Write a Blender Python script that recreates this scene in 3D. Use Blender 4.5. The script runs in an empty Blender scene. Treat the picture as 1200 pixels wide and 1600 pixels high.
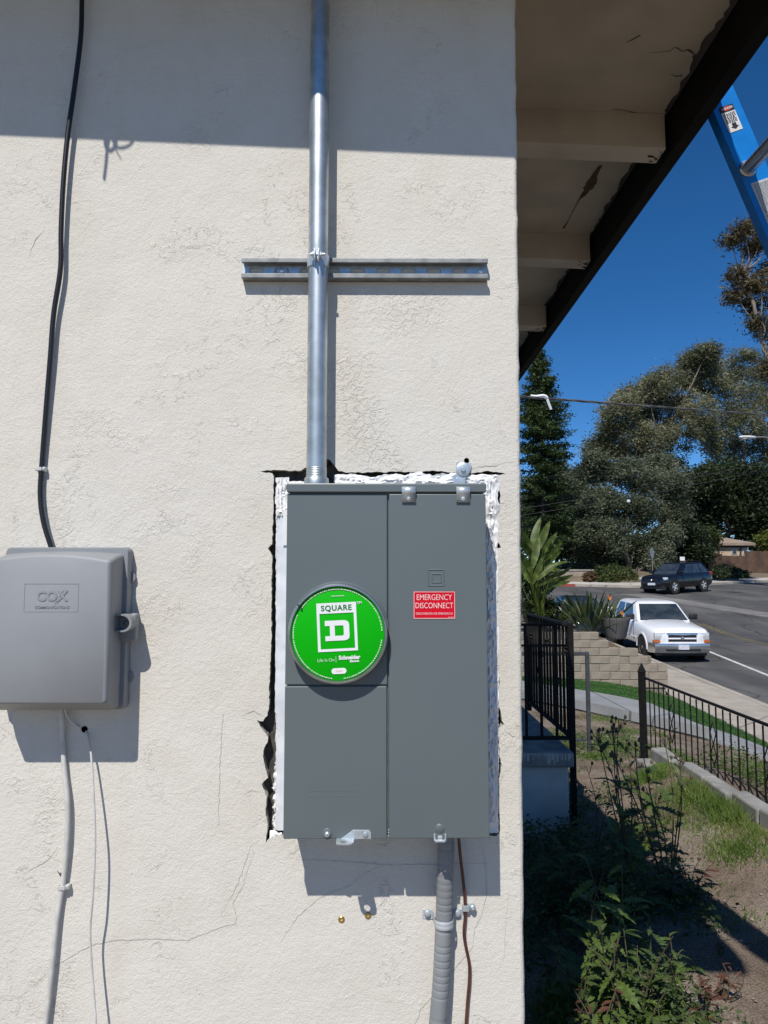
import bpy, bmesh, math, random
import numpy as np
from mathutils import Vector, Matrix, Euler
R = math.radians
random.seed(7); RNG = np.random.default_rng(7)
SC = bpy.context.scene
COL = SC.collection

# ------------------------------------------------------------------ camera, sky, sun, exposure
EYE = Vector((0.0, 0.0, 1.70)); FPX = 1150.0
PITCH, YAW = 4.97, 0.4
cam_d = bpy.data.cameras.new("camera"); cam = bpy.data.objects.new("camera", cam_d); COL.objects.link(cam)
cam.location = EYE; cam.rotation_euler = (R(90 + PITCH), 0, R(-YAW))
cam_d.sensor_fit = 'VERTICAL'; cam_d.sensor_height = 24.0; cam_d.lens = 24.0 * FPX / 1600.0
cam_d.clip_start = 0.05; cam_d.clip_end = 2000
SC.camera = cam
CM = Euler((R(90 + PITCH), 0, R(-YAW))).to_matrix()

SUN = Vector((0.33, 1.0, -1.35)).normalized()          # the way the light travels
world = bpy.data.worlds.new("World"); SC.world = world; world.use_nodes = True
wn = world.node_tree
sky = wn.nodes.new('ShaderNodeTexSky'); sky.sky_type = 'NISHITA'; sky.sun_disc = False
sky.sun_elevation = math.asin(-SUN.z); sky.sun_rotation = math.atan2(-SUN.x, -SUN.y)
sky.altitude = 300; sky.air_density = 0.62; sky.dust_density = 0.0; sky.ozone_density = 4.5
wn.nodes['Background'].inputs[1].default_value = 0.113
hs_ = wn.nodes.new('ShaderNodeHueSaturation'); hs_.inputs['Saturation'].default_value = 1.25
wn.links.new(sky.outputs[0], hs_.inputs['Color']); wn.links.new(hs_.outputs[0], wn.nodes['Background'].inputs[0])
sd = bpy.data.lights.new("sun", 'SUN'); sd.energy = 4.4; sd.angle = R(0.53); sd.color = (1.0, 0.955, 0.89)
so = bpy.data.objects.new("sun", sd); COL.objects.link(so); so.location = (-3, -10, 14)
so.rotation_euler = SUN.to_track_quat('-Z', 'Y').to_euler()
SC.view_settings.view_transform = 'Standard'; SC.view_settings.look = 'None'
SC.view_settings.exposure = 0.11; SC.view_settings.gamma = 1.0; SC.view_settings.use_curve_mapping = False

# ------------------------------------------------------------------ pixels to directions
WY = 1.435                                             # the stucco wall stands at this y
def ray(px, py):
    return CM @ Vector(((px - 600) / FPX, -(py - 800) / FPX, -1.0))
def W(px, py, y=WY):                                   # on a plane parallel to the wall
    d = ray(px, py); return EYE + d * (y / d.y)
def Z(px, py, z=0.0):                                  # on a level plane
    d = ray(px, py); return EYE + d * ((z - EYE.z) / d.z)
def XP(px, py, x):                                     # on a plane square to the wall
    d = ray(px, py); return EYE + d * (x / d.x)

# ------------------------------------------------------------------ mesh helpers
ORG = {}
def tag(o, label=None, cat=None, group=None, kind=None):
    for k, v in (("label", label), ("category", cat), ("group", group), ("kind", kind)):
        if v: o[k] = v
    return o
def thing(name, label, cat, loc=(0, 0, 0), rz=0.0, group=None, local=False):
    o = bpy.data.objects.new(name, None); COL.objects.link(o); o.empty_display_size = 0.1
    o.location = loc; o.rotation_euler = (0, 0, rz)
    ORG[o.name] = Vector((0, 0, 0)) if local else Vector(loc)
    return tag(o, label, cat, group)
def link_mesh(name, me, mat, parent=None, smooth=False):
    if mat is not None: me.materials.append(mat)
    if smooth:
        me.polygons.foreach_set("use_smooth", [True] * len(me.polygons))
    o = bpy.data.objects.new(name, me); COL.objects.link(o)
    if parent is not None:
        o.parent = parent; ORG[o.name] = ORG[parent.name]
    else: ORG[o.name] = Vector((0, 0, 0))
    return o
class MB:
    def __init__(s): s.v = []; s.f = []
    def add(s, vs, fs):
        b = len(s.v); s.v += [Vector(p) for p in vs]; s.f += [tuple(i + b for i in f) for f in fs]; return s
    def box(s, lo, hi):
        x0, y0, z0 = lo; x1, y1, z1 = hi
        return s.add([(x0,y0,z0),(x1,y0,z0),(x1,y1,z0),(x0,y1,z0),(x0,y0,z1),(x1,y0,z1),(x1,y1,z1),(x0,y1,z1)],
              [(0,3,2,1),(4,5,6,7),(0,1,5,4),(1,2,6,5),(2,3,7,6),(3,0,4,7)])
    def rbox(s, lo, hi, b=0.002, seg=2):
        bm = bmesh.new(); bmesh.ops.create_cube(bm, size=1)
        sz = [hi[i] - lo[i] for i in range(3)]; c = [(hi[i] + lo[i]) / 2 for i in range(3)]
        for v in bm.verts: v.co = Vector((v.co.x * sz[0] + c[0], v.co.y * sz[1] + c[1], v.co.z * sz[2] + c[2]))
        bmesh.ops.bevel(bm, geom=bm.edges[:], offset=min(b, min(sz) * .49), segments=seg, profile=.5, affect='EDGES')
        return s.bm(bm)
    def bm(s, bm):
        bm.verts.index_update(); bm.verts.ensure_lookup_table()
        s.add([v.co.copy() for v in bm.verts], [tuple(v.index for v in f.verts) for f in bm.faces]); bm.free(); return s
    def xf(s, M, start=0):
        for i in range(start, len(s.v)): s.v[i] = M @ s.v[i]
        return s
    def tube(s, pts, r, n=8, caps=True, ripple=None):
        pts = [Vector(p) for p in pts]; m = len(pts)
        rr = r if hasattr(r, '__len__') else [r] * m
        base = len(s.v); up = None
        for i, p in enumerate(pts):
            t = (pts[min(i + 1, m - 1)] - pts[max(i - 1, 0)]).normalized()
            if up is None:
                up = Vector((0, 0, 1)) if abs(t.z) < .9 else Vector((0, 1, 0))
            a = t.cross(up).normalized(); bb = a.cross(t).normalized(); up = bb
            for k in range(n):
                an = 2 * math.pi * k / n
                s.v.append(p + (a * math.cos(an) + bb * math.sin(an)) * rr[i])
        for i in range(m - 1):
            for k in range(n):
                a0 = base + i * n + k; a1 = base + i * n + (k + 1) % n
                s.f.append((a0, a1, a1 + n, a0 + n))
        if caps:
            s.f.append(tuple(base + k for k in range(n))[::-1]); s.f.append(tuple(base + (m - 1) * n + k for k in range(n)))
        return s
    def cyl(s, p0, p1, r0, r1=None, n=16): return s.tube([p0, p1], [r0, r0 if r1 is None else r1], n)
    def lathe(s, c, axis, prof, n=48, ang=(0, 360), cap=True):     # prof: (radius, height along axis)
        c = Vector(c); axis = Vector(axis).normalized()
        u = Vector((1, 0, 0)) if abs(axis.x) < .9 else Vector((0, 0, 1))
        a = (u - axis * u.dot(axis)).normalized(); b = axis.cross(a)
        full = ang[1] - ang[0] >= 360; base = len(s.v); k = n if full else n + 1
        for (r, h) in prof:
            for i in range(k):
                t = R(ang[0] + (ang[1] - ang[0]) * i / n)
                s.v.append(c + axis * h + (a * math.cos(t) + b * math.sin(t)) * r)
        for j in range(len(prof) - 1):
            for i in range(n):
                i2 = (i + 1) % k
                s.f.append((base + j * k + i, base + j * k + i2, base + (j + 1) * k + i2, base + (j + 1) * k + i))
        if cap and full:
            if prof[0][0] > 1e-5: s.f.append(tuple(base + i for i in range(n))[::-1])
            if prof[-1][0] > 1e-5: s.f.append(tuple(base + (len(prof) - 1) * k + i for i in range(n)))
        return s
    def prism(s, poly, fn0, fn1):                          # poly of 2D points lifted to two faces
        n = len(poly); b = len(s.v)
        s.v += [Vector(fn0(p)) for p in poly] + [Vector(fn1(p)) for p in poly]
        s.f.append(tuple(b + i for i in range(n))); s.f.append(tuple(b + n + i for i in range(n))[::-1])
        for i in range(n):
            j = (i + 1) % n; s.f.append((b + i, b + n + i, b + n + j, b + j))
        return s
    def build(s, name, mat, parent=None, smooth=False, base=None, weld=False):
        off = ORG[parent.name] if parent is not None else Vector(base if base is not None else (0, 0, 0))
        me = bpy.data.meshes.new(name)
        me.from_pydata([tuple(v - off) for v in s.v], [], s.f); me.validate()
        bm = bmesh.new(); bm.from_mesh(me)
        if weld: bmesh.ops.remove_doubles(bm, verts=bm.verts[:], dist=1e-5)
        bmesh.ops.recalc_face_normals(bm, faces=bm.faces[:])
        bm.to_mesh(me); bm.free()
        o = link_mesh(name, me, mat, parent, smooth)
        if smooth:
            try: me.set_sharp_from_angle(angle=R(40))
            except Exception: pass
        if parent is None and base is not None:
            o.location = base; ORG[o.name] = Vector(base)
        return o
def catmull(pts, n=8):
    P = [Vector(p) for p in pts]; out = []
    for i in range(len(P) - 1):
        a, b, c, d = P[max(i - 1, 0)], P[i], P[i + 1], P[min(i + 2, len(P) - 1)]
        for k in range(n):
            t = k / n
            out.append(.5 * ((2 * b) + (c - a) * t + (2 * a - 5 * b + 4 * c - d) * t * t + (3 * b - a - 3 * c + d) * t ** 3))
    return out + [P[-1]]
def text_mesh(txt, size, M, bold=0.0, align='CENTER', thick=0.0, spacing=1.0):
    cu = bpy.data.curves.new("lettering", 'FONT'); cu.body = txt; cu.size = size; cu.align_x = align; cu.align_y = 'CENTER'
    cu.offset = bold; cu.extrude = thick; cu.space_character = spacing; cu.resolution_u = 3
    ob = bpy.data.objects.new("lettering", cu); COL.objects.link(ob)
    dg = bpy.context.evaluated_depsgraph_get()
    me = bpy.data.meshes.new_from_object(ob.evaluated_get(dg))
    mb = MB(); mb.add([M @ v.co for v in me.vertices], [tuple(p.vertices) for p in me.polygons])
    bpy.data.objects.remove(ob); bpy.data.curves.remove(cu); bpy.data.meshes.remove(me)
    return mb
def on_wall(cx, y, cz, rot=0.0, sx=1.0, sz=1.0):         # text plane (x right, y up) to a wall facing the camera
    return Matrix.Translation((cx, y, cz)) @ Matrix.Rotation(-R(rot), 4, 'Y') @ Matrix(((sx,0,0,0),(0,0,-1,0),(0,sz,0,0),(0,0,0,1)))

def quad_cloud(name, C, A, B, mat, parent=None, base=(0, 0, 0), fold=None):
    """diamond leaves: centres C, half axes A (length) and B (width), numpy (n,3)"""
    n = len(C); off = np.array(base)
    V = np.empty((n, 4, 3)); V[:, 0] = C - A; V[:, 1] = C + B - A * .15; V[:, 2] = C + A; V[:, 3] = C - B - A * .15
    me = bpy.data.meshes.new(name); me.vertices.add(n * 4); me.loops.add(n * 4); me.polygons.add(n)
    me.vertices.foreach_set("co", (V - off).astype(np.float32).ravel())
    me.loops.foreach_set("vertex_index", np.arange(n * 4, dtype=np.int32))
    me.polygons.foreach_set("loop_start", np.arange(0, n * 4, 4, dtype=np.int32))
    me.update(calc_edges=True)
    return link_mesh(name, me, mat, parent)
def rdir(n):
    v = RNG.normal(size=(n, 3)); return v / np.linalg.norm(v, axis=1)[:, None]

# ------------------------------------------------------------------ materials
def nodes(name):
    m = bpy.data.materials.new(name); m.use_nodes = True
    return m, m.node_tree.nodes, m.node_tree.links, m.node_tree.nodes['Principled BSDF']
def pmat(name, col, col2=None, scale=8.0, rough=.6, metal=0.0, bump=0.0, bscale=None, detail=4.0, rvar=0.0, coat=0.0, spec=.5, lo=.35, hi=.65, bdist=.002):
    m, N, L, b = nodes(name)
    b.inputs['Roughness'].default_value = rough; b.inputs['Metallic'].default_value = metal
    b.inputs['Specular IOR Level'].default_value = spec; b.inputs['Coat Weight'].default_value = coat
    tc = N.new('ShaderNodeTexCoord')
    no = N.new('ShaderNodeTexNoise'); no.inputs['Scale'].default_value = scale; no.inputs['Detail'].default_value = detail
    L.new(tc.outputs['Object'], no.inputs['Vector'])
    c2 = col2 or tuple(c * .86 for c in col)
    mr = N.new('ShaderNodeMapRange'); mr.inputs[1].default_value = lo; mr.inputs[2].default_value = hi
    L.new(no.outputs['Fac'], mr.inputs[0])
    mx = N.new('ShaderNodeMix'); mx.data_type = 'RGBA'
    mx.inputs[6].default_value = (*col, 1); mx.inputs[7].default_value = (*c2, 1)
    L.new(mr.outputs[0], mx.inputs[0]); L.new(mx.outputs[2], b.inputs['Base Color'])
    if rvar:
        r2 = N.new('ShaderNodeMapRange'); r2.inputs[3].default_value = rough - rvar; r2.inputs[4].default_value = rough + rvar
        L.new(no.outputs['Fac'], r2.inputs[0]); L.new(r2.outputs[0], b.inputs['Roughness'])
    if bump:
        n2 = N.new('ShaderNodeTexNoise'); n2.inputs['Scale'].default_value = bscale or scale * 6; n2.inputs['Detail'].default_value = 5
        L.new(tc.outputs['Object'], n2.inputs['Vector'])
        bp = N.new('ShaderNodeBump'); bp.inputs['Strength'].default_value = bump; bp.inputs['Distance'].default_value = bdist
        L.new(n2.outputs['Fac'], bp.inputs['Height']); L.new(bp.outputs[0], b.inputs['Normal'])
    return m
def leafmat(name, cols, trans=.35, rough=.55, scale=.35):
    m, N, L, b = nodes(name)
    g = N.new('ShaderNodeNewGeometry'); tc = N.new('ShaderNodeTexCoord')
    no = N.new('ShaderNodeTexNoise'); no.inputs['Scale'].default_value = scale; no.inputs['Detail'].default_value = 3
    L.new(tc.outputs['Object'], no.inputs['Vector'])
    ad = N.new('ShaderNodeMath'); ad.operation = 'MULTIPLY_ADD'; ad.inputs[1].default_value = .32
    L.new(g.outputs['Random Per Island'], ad.inputs[0])
    m2 = N.new('ShaderNodeMath'); m2.operation = 'MULTIPLY_ADD'; m2.inputs[1].default_value = 2.2; m2.inputs[2].default_value = -.77
    L.new(no.outputs['Fac'], m2.inputs[0]); L.new(m2.outputs[0], ad.inputs[2])
    cr = N.new('ShaderNodeValToRGB'); el = cr.color_ramp.elements
    while len(el) < len(cols): el.new(.5)
    for i, c in enumerate(cols):
        el[i].position = i / (len(cols) - 1); el[i].color = (*c, 1)
    L.new(ad.outputs[0], cr.inputs[0]); L.new(cr.outputs[0], b.inputs['Base Color'])
    b.inputs['Roughness'].default_value = rough; b.inputs['Specular IOR Level'].default_value = .35
    tr = N.new('ShaderNodeBsdfTranslucent'); L.new(cr.outputs[0], tr.inputs[0])
    mx = N.new('ShaderNodeMixShader'); mx.inputs[0].default_value = trans
    L.new(b.outputs[0], mx.inputs[1]); L.new(tr.outputs[0], mx.inputs[2])
    L.new(mx.outputs[0], N['Material Output'].inputs['Surface'])
    return m

def stucco_mat():
    m, N, L, b = nodes("stucco"); b.inputs['Roughness'].default_value = .9; b.inputs['Specular IOR Level'].default_value = .25
    tc = N.new('ShaderNodeTexCoord'); mp = N.new('ShaderNodeMapping')
    L.new(tc.outputs['Object'], mp.inputs[0])
    def noise(sc, det, rough=.5, dist=0.0, typ='FBM'):
        n = N.new('ShaderNodeTexNoise'); n.noise_type = typ
        n.inputs['Scale'].default_value = sc; n.inputs['Detail'].default_value = det
        n.inputs['Roughness'].default_value = rough; n.inputs['Distortion'].default_value = dist
        L.new(mp.outputs[0], n.inputs['Vector']); return n.outputs['Fac']
    def rng(x, a, c, lo=0.0, hi=1.0):
        r = N.new('ShaderNodeMapRange'); r.inputs[1].default_value = a; r.inputs[2].default_value = c
        r.inputs[3].default_value = lo; r.inputs[4].default_value = hi; L.new(x, r.inputs[0]); return r.outputs[0]
    def mth(op, a, c):
        q = N.new('ShaderNodeMath'); q.operation = op
        for i, v in enumerate((a, c)):
            if isinstance(v, (int, float)): q.inputs[i].default_value = v
            else: L.new(v, q.inputs[i])
        return q.outputs[0]
    # base colour: cream paint, faint mottling and dirt
    big = noise(1.7, 4, .55); med = noise(9, 5, .6)
    mx = N.new('ShaderNodeMix'); mx.data_type = 'RGBA'; mx.inputs[6].default_value = (.658, .625, .560, 1); mx.inputs[7].default_value = (.632, .602, .542, 1)
    L.new(rng(big, .3, .7), mx.inputs[0])
    m2 = N.new('ShaderNodeMix'); m2.data_type = 'RGBA'; m2.blend_type = 'MULTIPLY'; m2.inputs[7].default_value = (.93, .915, .885, 1)
    L.new(rng(med, .45, .75, 0, .75), m2.inputs[0]); L.new(mx.outputs[2], m2.inputs[6]); mp2 = N.new('ShaderNodeMapping'); mp2.inputs['Scale'].default_value = (1, 1, .12); L.new(tc.outputs['Object'], mp2.inputs[0])
    sn = N.new('ShaderNodeTexNoise'); sn.inputs['Scale'].default_value = 9; sn.inputs['Detail'].default_value = 6; L.new(mp2.outputs[0], sn.inputs['Vector'])
    m3 = N.new('ShaderNodeMix'); m3.data_type = 'RGBA'; m3.blend_type = 'MULTIPLY'; m3.inputs[7].default_value = (.90, .875, .82, 1)
    L.new(rng(sn.outputs['Fac'], .54, .74, 0, .5), m3.inputs[0]); L.new(m2.outputs[2], m3.inputs[6]); L.new(m3.outputs[2], b.inputs['Base Color'])
    # relief in millimetres: sandy grain, waves of the float, broken trowel ridges in patches
    grain = noise(300, 2, .6); fine = noise(105, 4, .6, .3); wave = noise(16, 4, .5); soft = noise(3.0, 2, .5)
    mask = rng(noise(4.5, 4, .6, .6), .55, .68)
    edge = rng(noise(85, 4, .6, .7), .46, .54); wob = rng(noise(7.5, 4, .6, .9), .55, .64); edge2 = rng(noise(38, 5, .62, 1.2), .545, .565)
    h = mth('MULTIPLY', grain, .95)
    h = mth('ADD', h, mth('MULTIPLY', fine, 1.3)); h = mth('ADD', h, mth('MULTIPLY', wave, 2.2)); h = mth('ADD', h, mth('MULTIPLY', soft, 5.0))
    h = mth('ADD', h, mth('MULTIPLY', mth('MULTIPLY', edge, mask), .80)); h = mth('ADD', h, mth('MULTIPLY', mth('MULTIPLY', edge2, wob), .72))
    bp = N.new('ShaderNodeBump'); bp.inputs['Strength'].default_value = 1.0; bp.inputs['Distance'].default_value = .001
    L.new(h, bp.inputs['Height']); L.new(bp.outputs[0], b.inputs['Normal'])
    return m
M = {}
M['stucco'] = stucco_mat()
M['panel'] = pmat('panel_paint', (.118, .142, .146), (.104, .127, .133), 2.2, .40, 0, .06, 260, rvar=.10, bdist=.0006)
M['panel_dark'] = pmat('panel_gap', (.03, .034, .037), None, 9, .6)
M['caulk'] = pmat('white_sealant', (.80, .80, .79), (.74, .74, .73), 30, .5, 0, .15, 60, bdist=.002)
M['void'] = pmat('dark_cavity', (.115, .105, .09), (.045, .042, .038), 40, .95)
M['mortar'] = pmat('broken_mortar', (.42, .40, .36), (.22, .205, .18), 60, .95, 0, .8, 130)
M['crack'] = pmat('hairline_crack', (.50, .47, .42), (.38, .355, .315), 12, .95)
M['galv'] = pmat('galvanized_steel', (.60, .63, .63), (.38, .42, .43), 26, .46, .9, .12, 120, rvar=.10, bdist=.0006)
M['galv_dull'] = pmat('dull_galvanized_steel', (.27, .28, .28), (.18, .19, .19), 40, .55, .5, .12, 120, rvar=.06)
M['zinc'] = pmat('zinc_plated_steel', (.60, .66, .70), (.48, .53, .57), 60, .40, .6, .05)
M['flash'] = pmat('bright_sheet_metal', (.86, .88, .90), (.72, .74, .77), 22, .48, .35, .15, 60, bdist=.001)
M['green'] = pmat('green_cover_sticker', (.002, .420, .003), (.002, .40, .003), 5, .55, spec=.15)
M['whiteprint'] = pmat('white_print', (.80, .81, .80), (.75, .76, .75), 20, .4)
M['paleprint'] = pmat('pale_print', (.62, .74, .60), None, 20, .45)
M['darkgreen'] = pmat('green_print', (.004, .17, .02), None, 20, .4)
M['red'] = pmat('red_sticker', (.62, .002, .018), (.58, .002, .016), 12, .5, spec=.2)
M['pinkprint'] = pmat('pink_print', (.85, .55, .50), None, 20, .45)
M['cable_box'] = pmat('grey_box_plastic', (.262, .272, .285), (.235, .245, .257), 7, .55, 0, .08, 300, bdist=.0005)
M['black_rub'] = pmat('black_cable', (.012, .012, .013), None, 30, .38)
M['white_wire'] = pmat('white_wire', (.62, .61, .58), (.50, .49, .46), 40, .5)
M['grey_flex'] = pmat('grey_flexible_conduit', (.235, .25, .26), (.20, .21, .22), 20, .5)
M['ground_wire'] = pmat('brown_copper_wire', (.060, .022, .016), (.10, .035, .022), 40, .45)
M['brass'] = pmat('brass', (.72, .48, .13), (.50, .32, .08), 60, .35, .9)
M['black_iron'] = pmat('black_iron', (.007, .007, .007), (.013, .012, .011), 25, .65, 0, .1, 90, spec=.2)
M['grey_iron'] = pmat('weathered_grey_iron', (.085, .092, .10), (.055, .058, .062), 30, .5, .3)

# ================================================================== THE HOUSE
M['soffit'] = pmat('soffit_paint', (.44, .39, .31), (.33, .29, .23), 5, .8, 0, .35, 40, lo=.4, hi=.75)
M['rafter'] = pmat('rafter_paint', (.50, .45, .365), (.40, .355, .285), 7, .7, 0, .25, 60)
M['fascia'] = pmat('dark_fascia_paint', (.005, .0045, .004), (.010, .009, .008), 14, .75, 0, .2, 60, spec=.15)
M['roofing'] = pmat('roofing', (.09, .08, .07), None, 6, .95, 0, .5, 80)
M['stain'] = pmat('bare_brown_wood', (.11, .065, .022), (.05, .03, .012), 40, .9)
CX = W(811, 830).x                                     # the corner of the house
house = thing("house", "cream stucco house wall with dark eave boards and painted rafters overhead", "house", (-1.0, WY + 1, 0))
SL = 0.041
def beam_z(x): return EYE.z + 1.22 - SL * (x - .39)     # underside of the rafters
TOPZ = EYE.z + 1.55
hole = [(407,736.3),(428,734),(450,735.5),(470,735.5),(476,731),(484,728),(508,728),(511,717),(516,719),(522,726),(529,736),(545,738.5),(580,738),(628,737),(642,737.5),(680,735.5),(700,738),
        (735,740),(752,738),(762,735.5),(770,737.5),(790,739.5),(780,742.5),(776,748),(779,760),(782,775),(780,800),(777,812),(776.5,845),(781,851),(783,856),(777,857),(777,960),(778,1050),(781,1068),(778,1090),(784,1126),(788,1132),(780,1137),(780,1180),(784,1195),(780,1215),(781,1300),(776,1306),
        (700,1306),(560,1305),(446,1306),(430,1307),(419,1312),(415,1317),(416,1305),(418,1290),(415,1268),(417,1245),(409,1226),(411,1222),(419,1215),(414,1196),(411,1182),(413,1168),(418,1160),(419,1152),(410,1140),(401,1125),(411,1127),(418,1118),(420,1104),(421,1060),(424,1000),(424.5,930),(425,868),(418.5,857),(425,850),(426,820),(427,780),(428,750),(426,740)]
rj = random.Random(3)
HP = []
for i in range(len(hole)):
    a, b = hole[i], hole[(i + 1) % len(hole)]
    n = max(1, int(math.hypot(b[0] - a[0], b[1] - a[1]) / 4.5))
    for k in range(n):
        t = k / n; j = 0 if k == 0 else .9
        HP.append((a[0] + (b[0] - a[0]) * t + rj.uniform(-j, j), a[1] + (b[1] - a[1]) * t + rj.uniform(-j, j)))
HW = [W(*p) for p in HP]
bm = bmesh.new()
X0 = -4.5
prof_e = []                                             # the uneven arris of the corner
nz = 150
for i in range(nz + 1):
    z = -0.3 + (TOPZ + .3) * i / nz
    prof_e.append((CX - .0042 + .0071 * (z - 1.7) + rj.uniform(-.0011, .0011) + .0006 * math.sin(z * 4.0), z))
outer = [Vector((X0, WY, -.3))] + [Vector((x, WY, z)) for x, z in prof_e] + [Vector((X0, WY, TOPZ))]
ov = [bm.verts.new(p) for p in outer]; hv = [bm.verts.new(p) for p in HW]
ed = [bm.edges.new((L_[i], L_[(i + 1) % len(L_)])) for L_ in (ov, hv) for i in range(len(L_))]
bmesh.ops.triangle_fill(bm, use_beauty=True, use_dissolve=False, edges=ed)
mb = MB().bm(bm)
# rounded arris running back into the side wall
b0 = len(mb.v)
for k, (dx, dy) in enumerate(((0, 0), (.004, .0015), (.007, .006), (.008, .014), (.008, 7.5))):
    for (x, z) in prof_e: mb.v.append(Vector((x + dx, WY + dy, z)))
for k in range(4):
    for i in range(nz):
        q = b0 + k * (nz + 1) + i; mb.f.append((q, q + 1, q + nz + 2, q + nz + 1))
wall = mb.build("stucco_wall", M['stucco'], house, weld=True)
# broken reveal of the opening and what lies behind it
mb = MB(); n = len(HW); cxh = W(600, 1020)
for k in range(3):
    for i, p in enumerate(HW):
        sh = (0, .008, .024)[k]; q = Vector(p); q.y += sh
        if k: q += Vector((rj.uniform(-.0015, .0015), 0, rj.uniform(-.0015, .0015)))
        mb.v.append(q)
for k in range(2):
    for i in range(n):
        j = (i + 1) % n; mb.f.append((k * n + i, k * n + j, (k + 1) * n + j, (k + 1) * n + i))
mb.build("opening_edge", M['mortar'], house)
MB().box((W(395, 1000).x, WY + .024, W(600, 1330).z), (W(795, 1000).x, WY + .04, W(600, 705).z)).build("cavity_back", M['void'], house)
# hairline cracks
def ribbon(pts, w, y, mat, parent, name="crack", jit=.9):
    P = []
    for i in range(len(pts) - 1):
        a, b = pts[i], pts[i + 1]; n = max(2, int(math.hypot(b[0] - a[0], b[1] - a[1]) / 5))
        for k in range(n): P.append((a[0] + (b[0] - a[0]) * k / n + rj.uniform(-jit, jit), a[1] + (b[1] - a[1]) * k / n + rj.uniform(-jit, jit)))
    P.append(pts[-1]); Q = [W(*p, y) for p in P]; mb = MB(); m = len(Q)
    for i, q in enumerate(Q):
        t = (Q[min(i + 1, m - 1)] - Q[max(i - 1, 0)]).normalized(); nn = Vector((-t.z, 0, t.x))
        ww = w * (.25 + .75 * math.sin(math.pi * min(max(i / (m - 1), .04), .96))) * rj.uniform(.3, 1.1) / 2
        mb.v += [q + nn * ww, q - nn * ww]
    for i in range(m - 1): mb.f.append((2 * i, 2 * i + 1, 2 * i + 3, 2 * i + 2))
    return mb.build(name, mat, parent)
for pts, w in (([(733,731),(748,729),(775,727),(791,721),(807,722)], .0015),
               ([(30,1560),(85,1510),(140,1478),(173,1470),(233,1467),(293,1469),(333,1453),(367,1443),(370,1432),(363,1411),(377,1390),(397,1330)], .0016),
               ([(349,1115),(344,1180),(342,1250),(341,1290)], .0018),
               ([(404,1312),(392,1322),(372,1380),(345,1430)], .0013),
               ([(462,1343),(540,1346),(610,1352),(690,1350),(762,1349)], .0014),
               ([(608,1348),(575,1362),(545,1384),(500,1402),(465,1432),(440,1470)], .0013),
               ([(752,1316),(758,1350),(761,1395),(754,1425),(742,1452),(738,1482),(712,1512),(702,1526)], .0016),
               ([(676,1557),(658,1576),(648,1602)], .0018),
               ([(788,1140),(800,1150),(812,1152)], .0015), ([(410,1120),(396,1110),(380,1118)], .0014),
               ([(70,358),(55,375),(45,400)], .0015), ([(35,1366),(75,1345),(90,1322)], .0014),
               ([(380,1240),(392,1236),(412,1238)], .0014), ([(795,1390),(790,1440),(787,1505)], .0010)):
    ribbon(pts, w, WY - .0007, M['crack'], wall)
# drilled hole above the lug
MB().lathe(W(729, 719.5, WY - .0008), (0, -1, 0), [(.0052, 0), (0, 0)], 14).build("drilled_hole", M['void'], wall)
# roof over the wall and the side eave
FX = .853 + .012                                        # outer face of the fascia
FYF = WY - .30                                          # outer face of the rake board
YE = WY + 6.2                                           # the eave ends here
def rake_z(x): return EYE.z + 1.272 - SL * (x + .2)
mb = MB()
for (a, b_) in ((.118, .140),):
    P = [(X0, FYF + .01), (FX - .002, FYF + .01), (FX - .002, YE), (X0, YE)]
    b0 = len(mb.v)
    mb.v += [Vector((x, y, beam_z(x) + a)) for x, y in P] + [Vector((x, y, beam_z(x) + b_)) for x, y in P]
    mb.f += [(b0, b0 + 3, b0 + 2, b0 + 1), (b0 + 4, b0 + 5, b0 + 6, b0 + 7)] + [(b0 + i, b0 + (i + 1) % 4, b0 + 4 + (i + 1) % 4, b0 + 4 + i) for i in range(4)]
mb.build("roof_deck", M['roofing'], house)
# plaster soffit: ragged where it broke away from the fascia
mb = MB(); ys = []; y = FYF + .05
while y < YE - .1: ys.append(y); y += .012
ed_x = []; cur = .80
for y in ys:
    cur += rj.uniform(-.006, .006); cur = min(max(cur, .775), .812); ed_x.append(cur + rj.uniform(-.0025, .0025))
def sz(x): return beam_z(x) + .106
for y, x in zip(ys, ed_x): mb.v += [Vector((CX - .1, y, sz(CX))), Vector((x, y, sz(x))), Vector((x, y, sz(x) + .010)), Vector((CX - .1, y, sz(CX) + .010))]
for i in range(len(ys) - 1):
    for k in range(4): mb.f.append((4 * i + k, 4 * i + (k + 1) % 4, 4 * i + 4 + (k + 1) % 4, 4 * i + 4 + k))
soffit = mb.build("soffit", M['soffit'], house)
MB().add([(X0, FYF + .04, rake_z(X0) + .09), (CX - .1, FYF + .04, rake_z(CX) + .09), (CX - .1, WY, rake_z(CX) + .09), (X0, WY, rake_z(X0) + .09)], [(0, 1, 2, 3)]).build("front_soffit", M['soffit'], house)
def soffit_at(px, py, dz=-.0012):                        # a point under the soffit
    d = ray(px, py); t = (sz(.6) + dz - EYE.z) / d.z
    for _ in range(6): p = EYE + d * t; t = (sz(p.x) + dz - EYE.z) / d.z
    return EYE + d * t
def soffit_rib(pts, ws, mat, name):
    mb = MB(); Q = catmull([soffit_at(*p) for p in pts], 4); m = len(Q)
    for i, q in enumerate(Q):
        t = (Q[min(i + 1, m - 1)] - Q[max(i - 1, 0)]).normalized(); nn = Vector((-t.y, t.x, 0))
        u = i / (m - 1) * (len(ws) - 1); k = min(int(u), len(ws) - 2); w = (ws[k] + (ws[k + 1] - ws[k]) * (u - k)) * rj.uniform(.6, 1.3) / 2
        a = q + nn * w; b_ = q - nn * w; mb.v += [a, b_]
    for i in range(m - 1): mb.f.append((2 * i, 2 * i + 1, 2 * i + 3, 2 * i + 2))
    return mb.build(name, mat, soffit)
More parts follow.
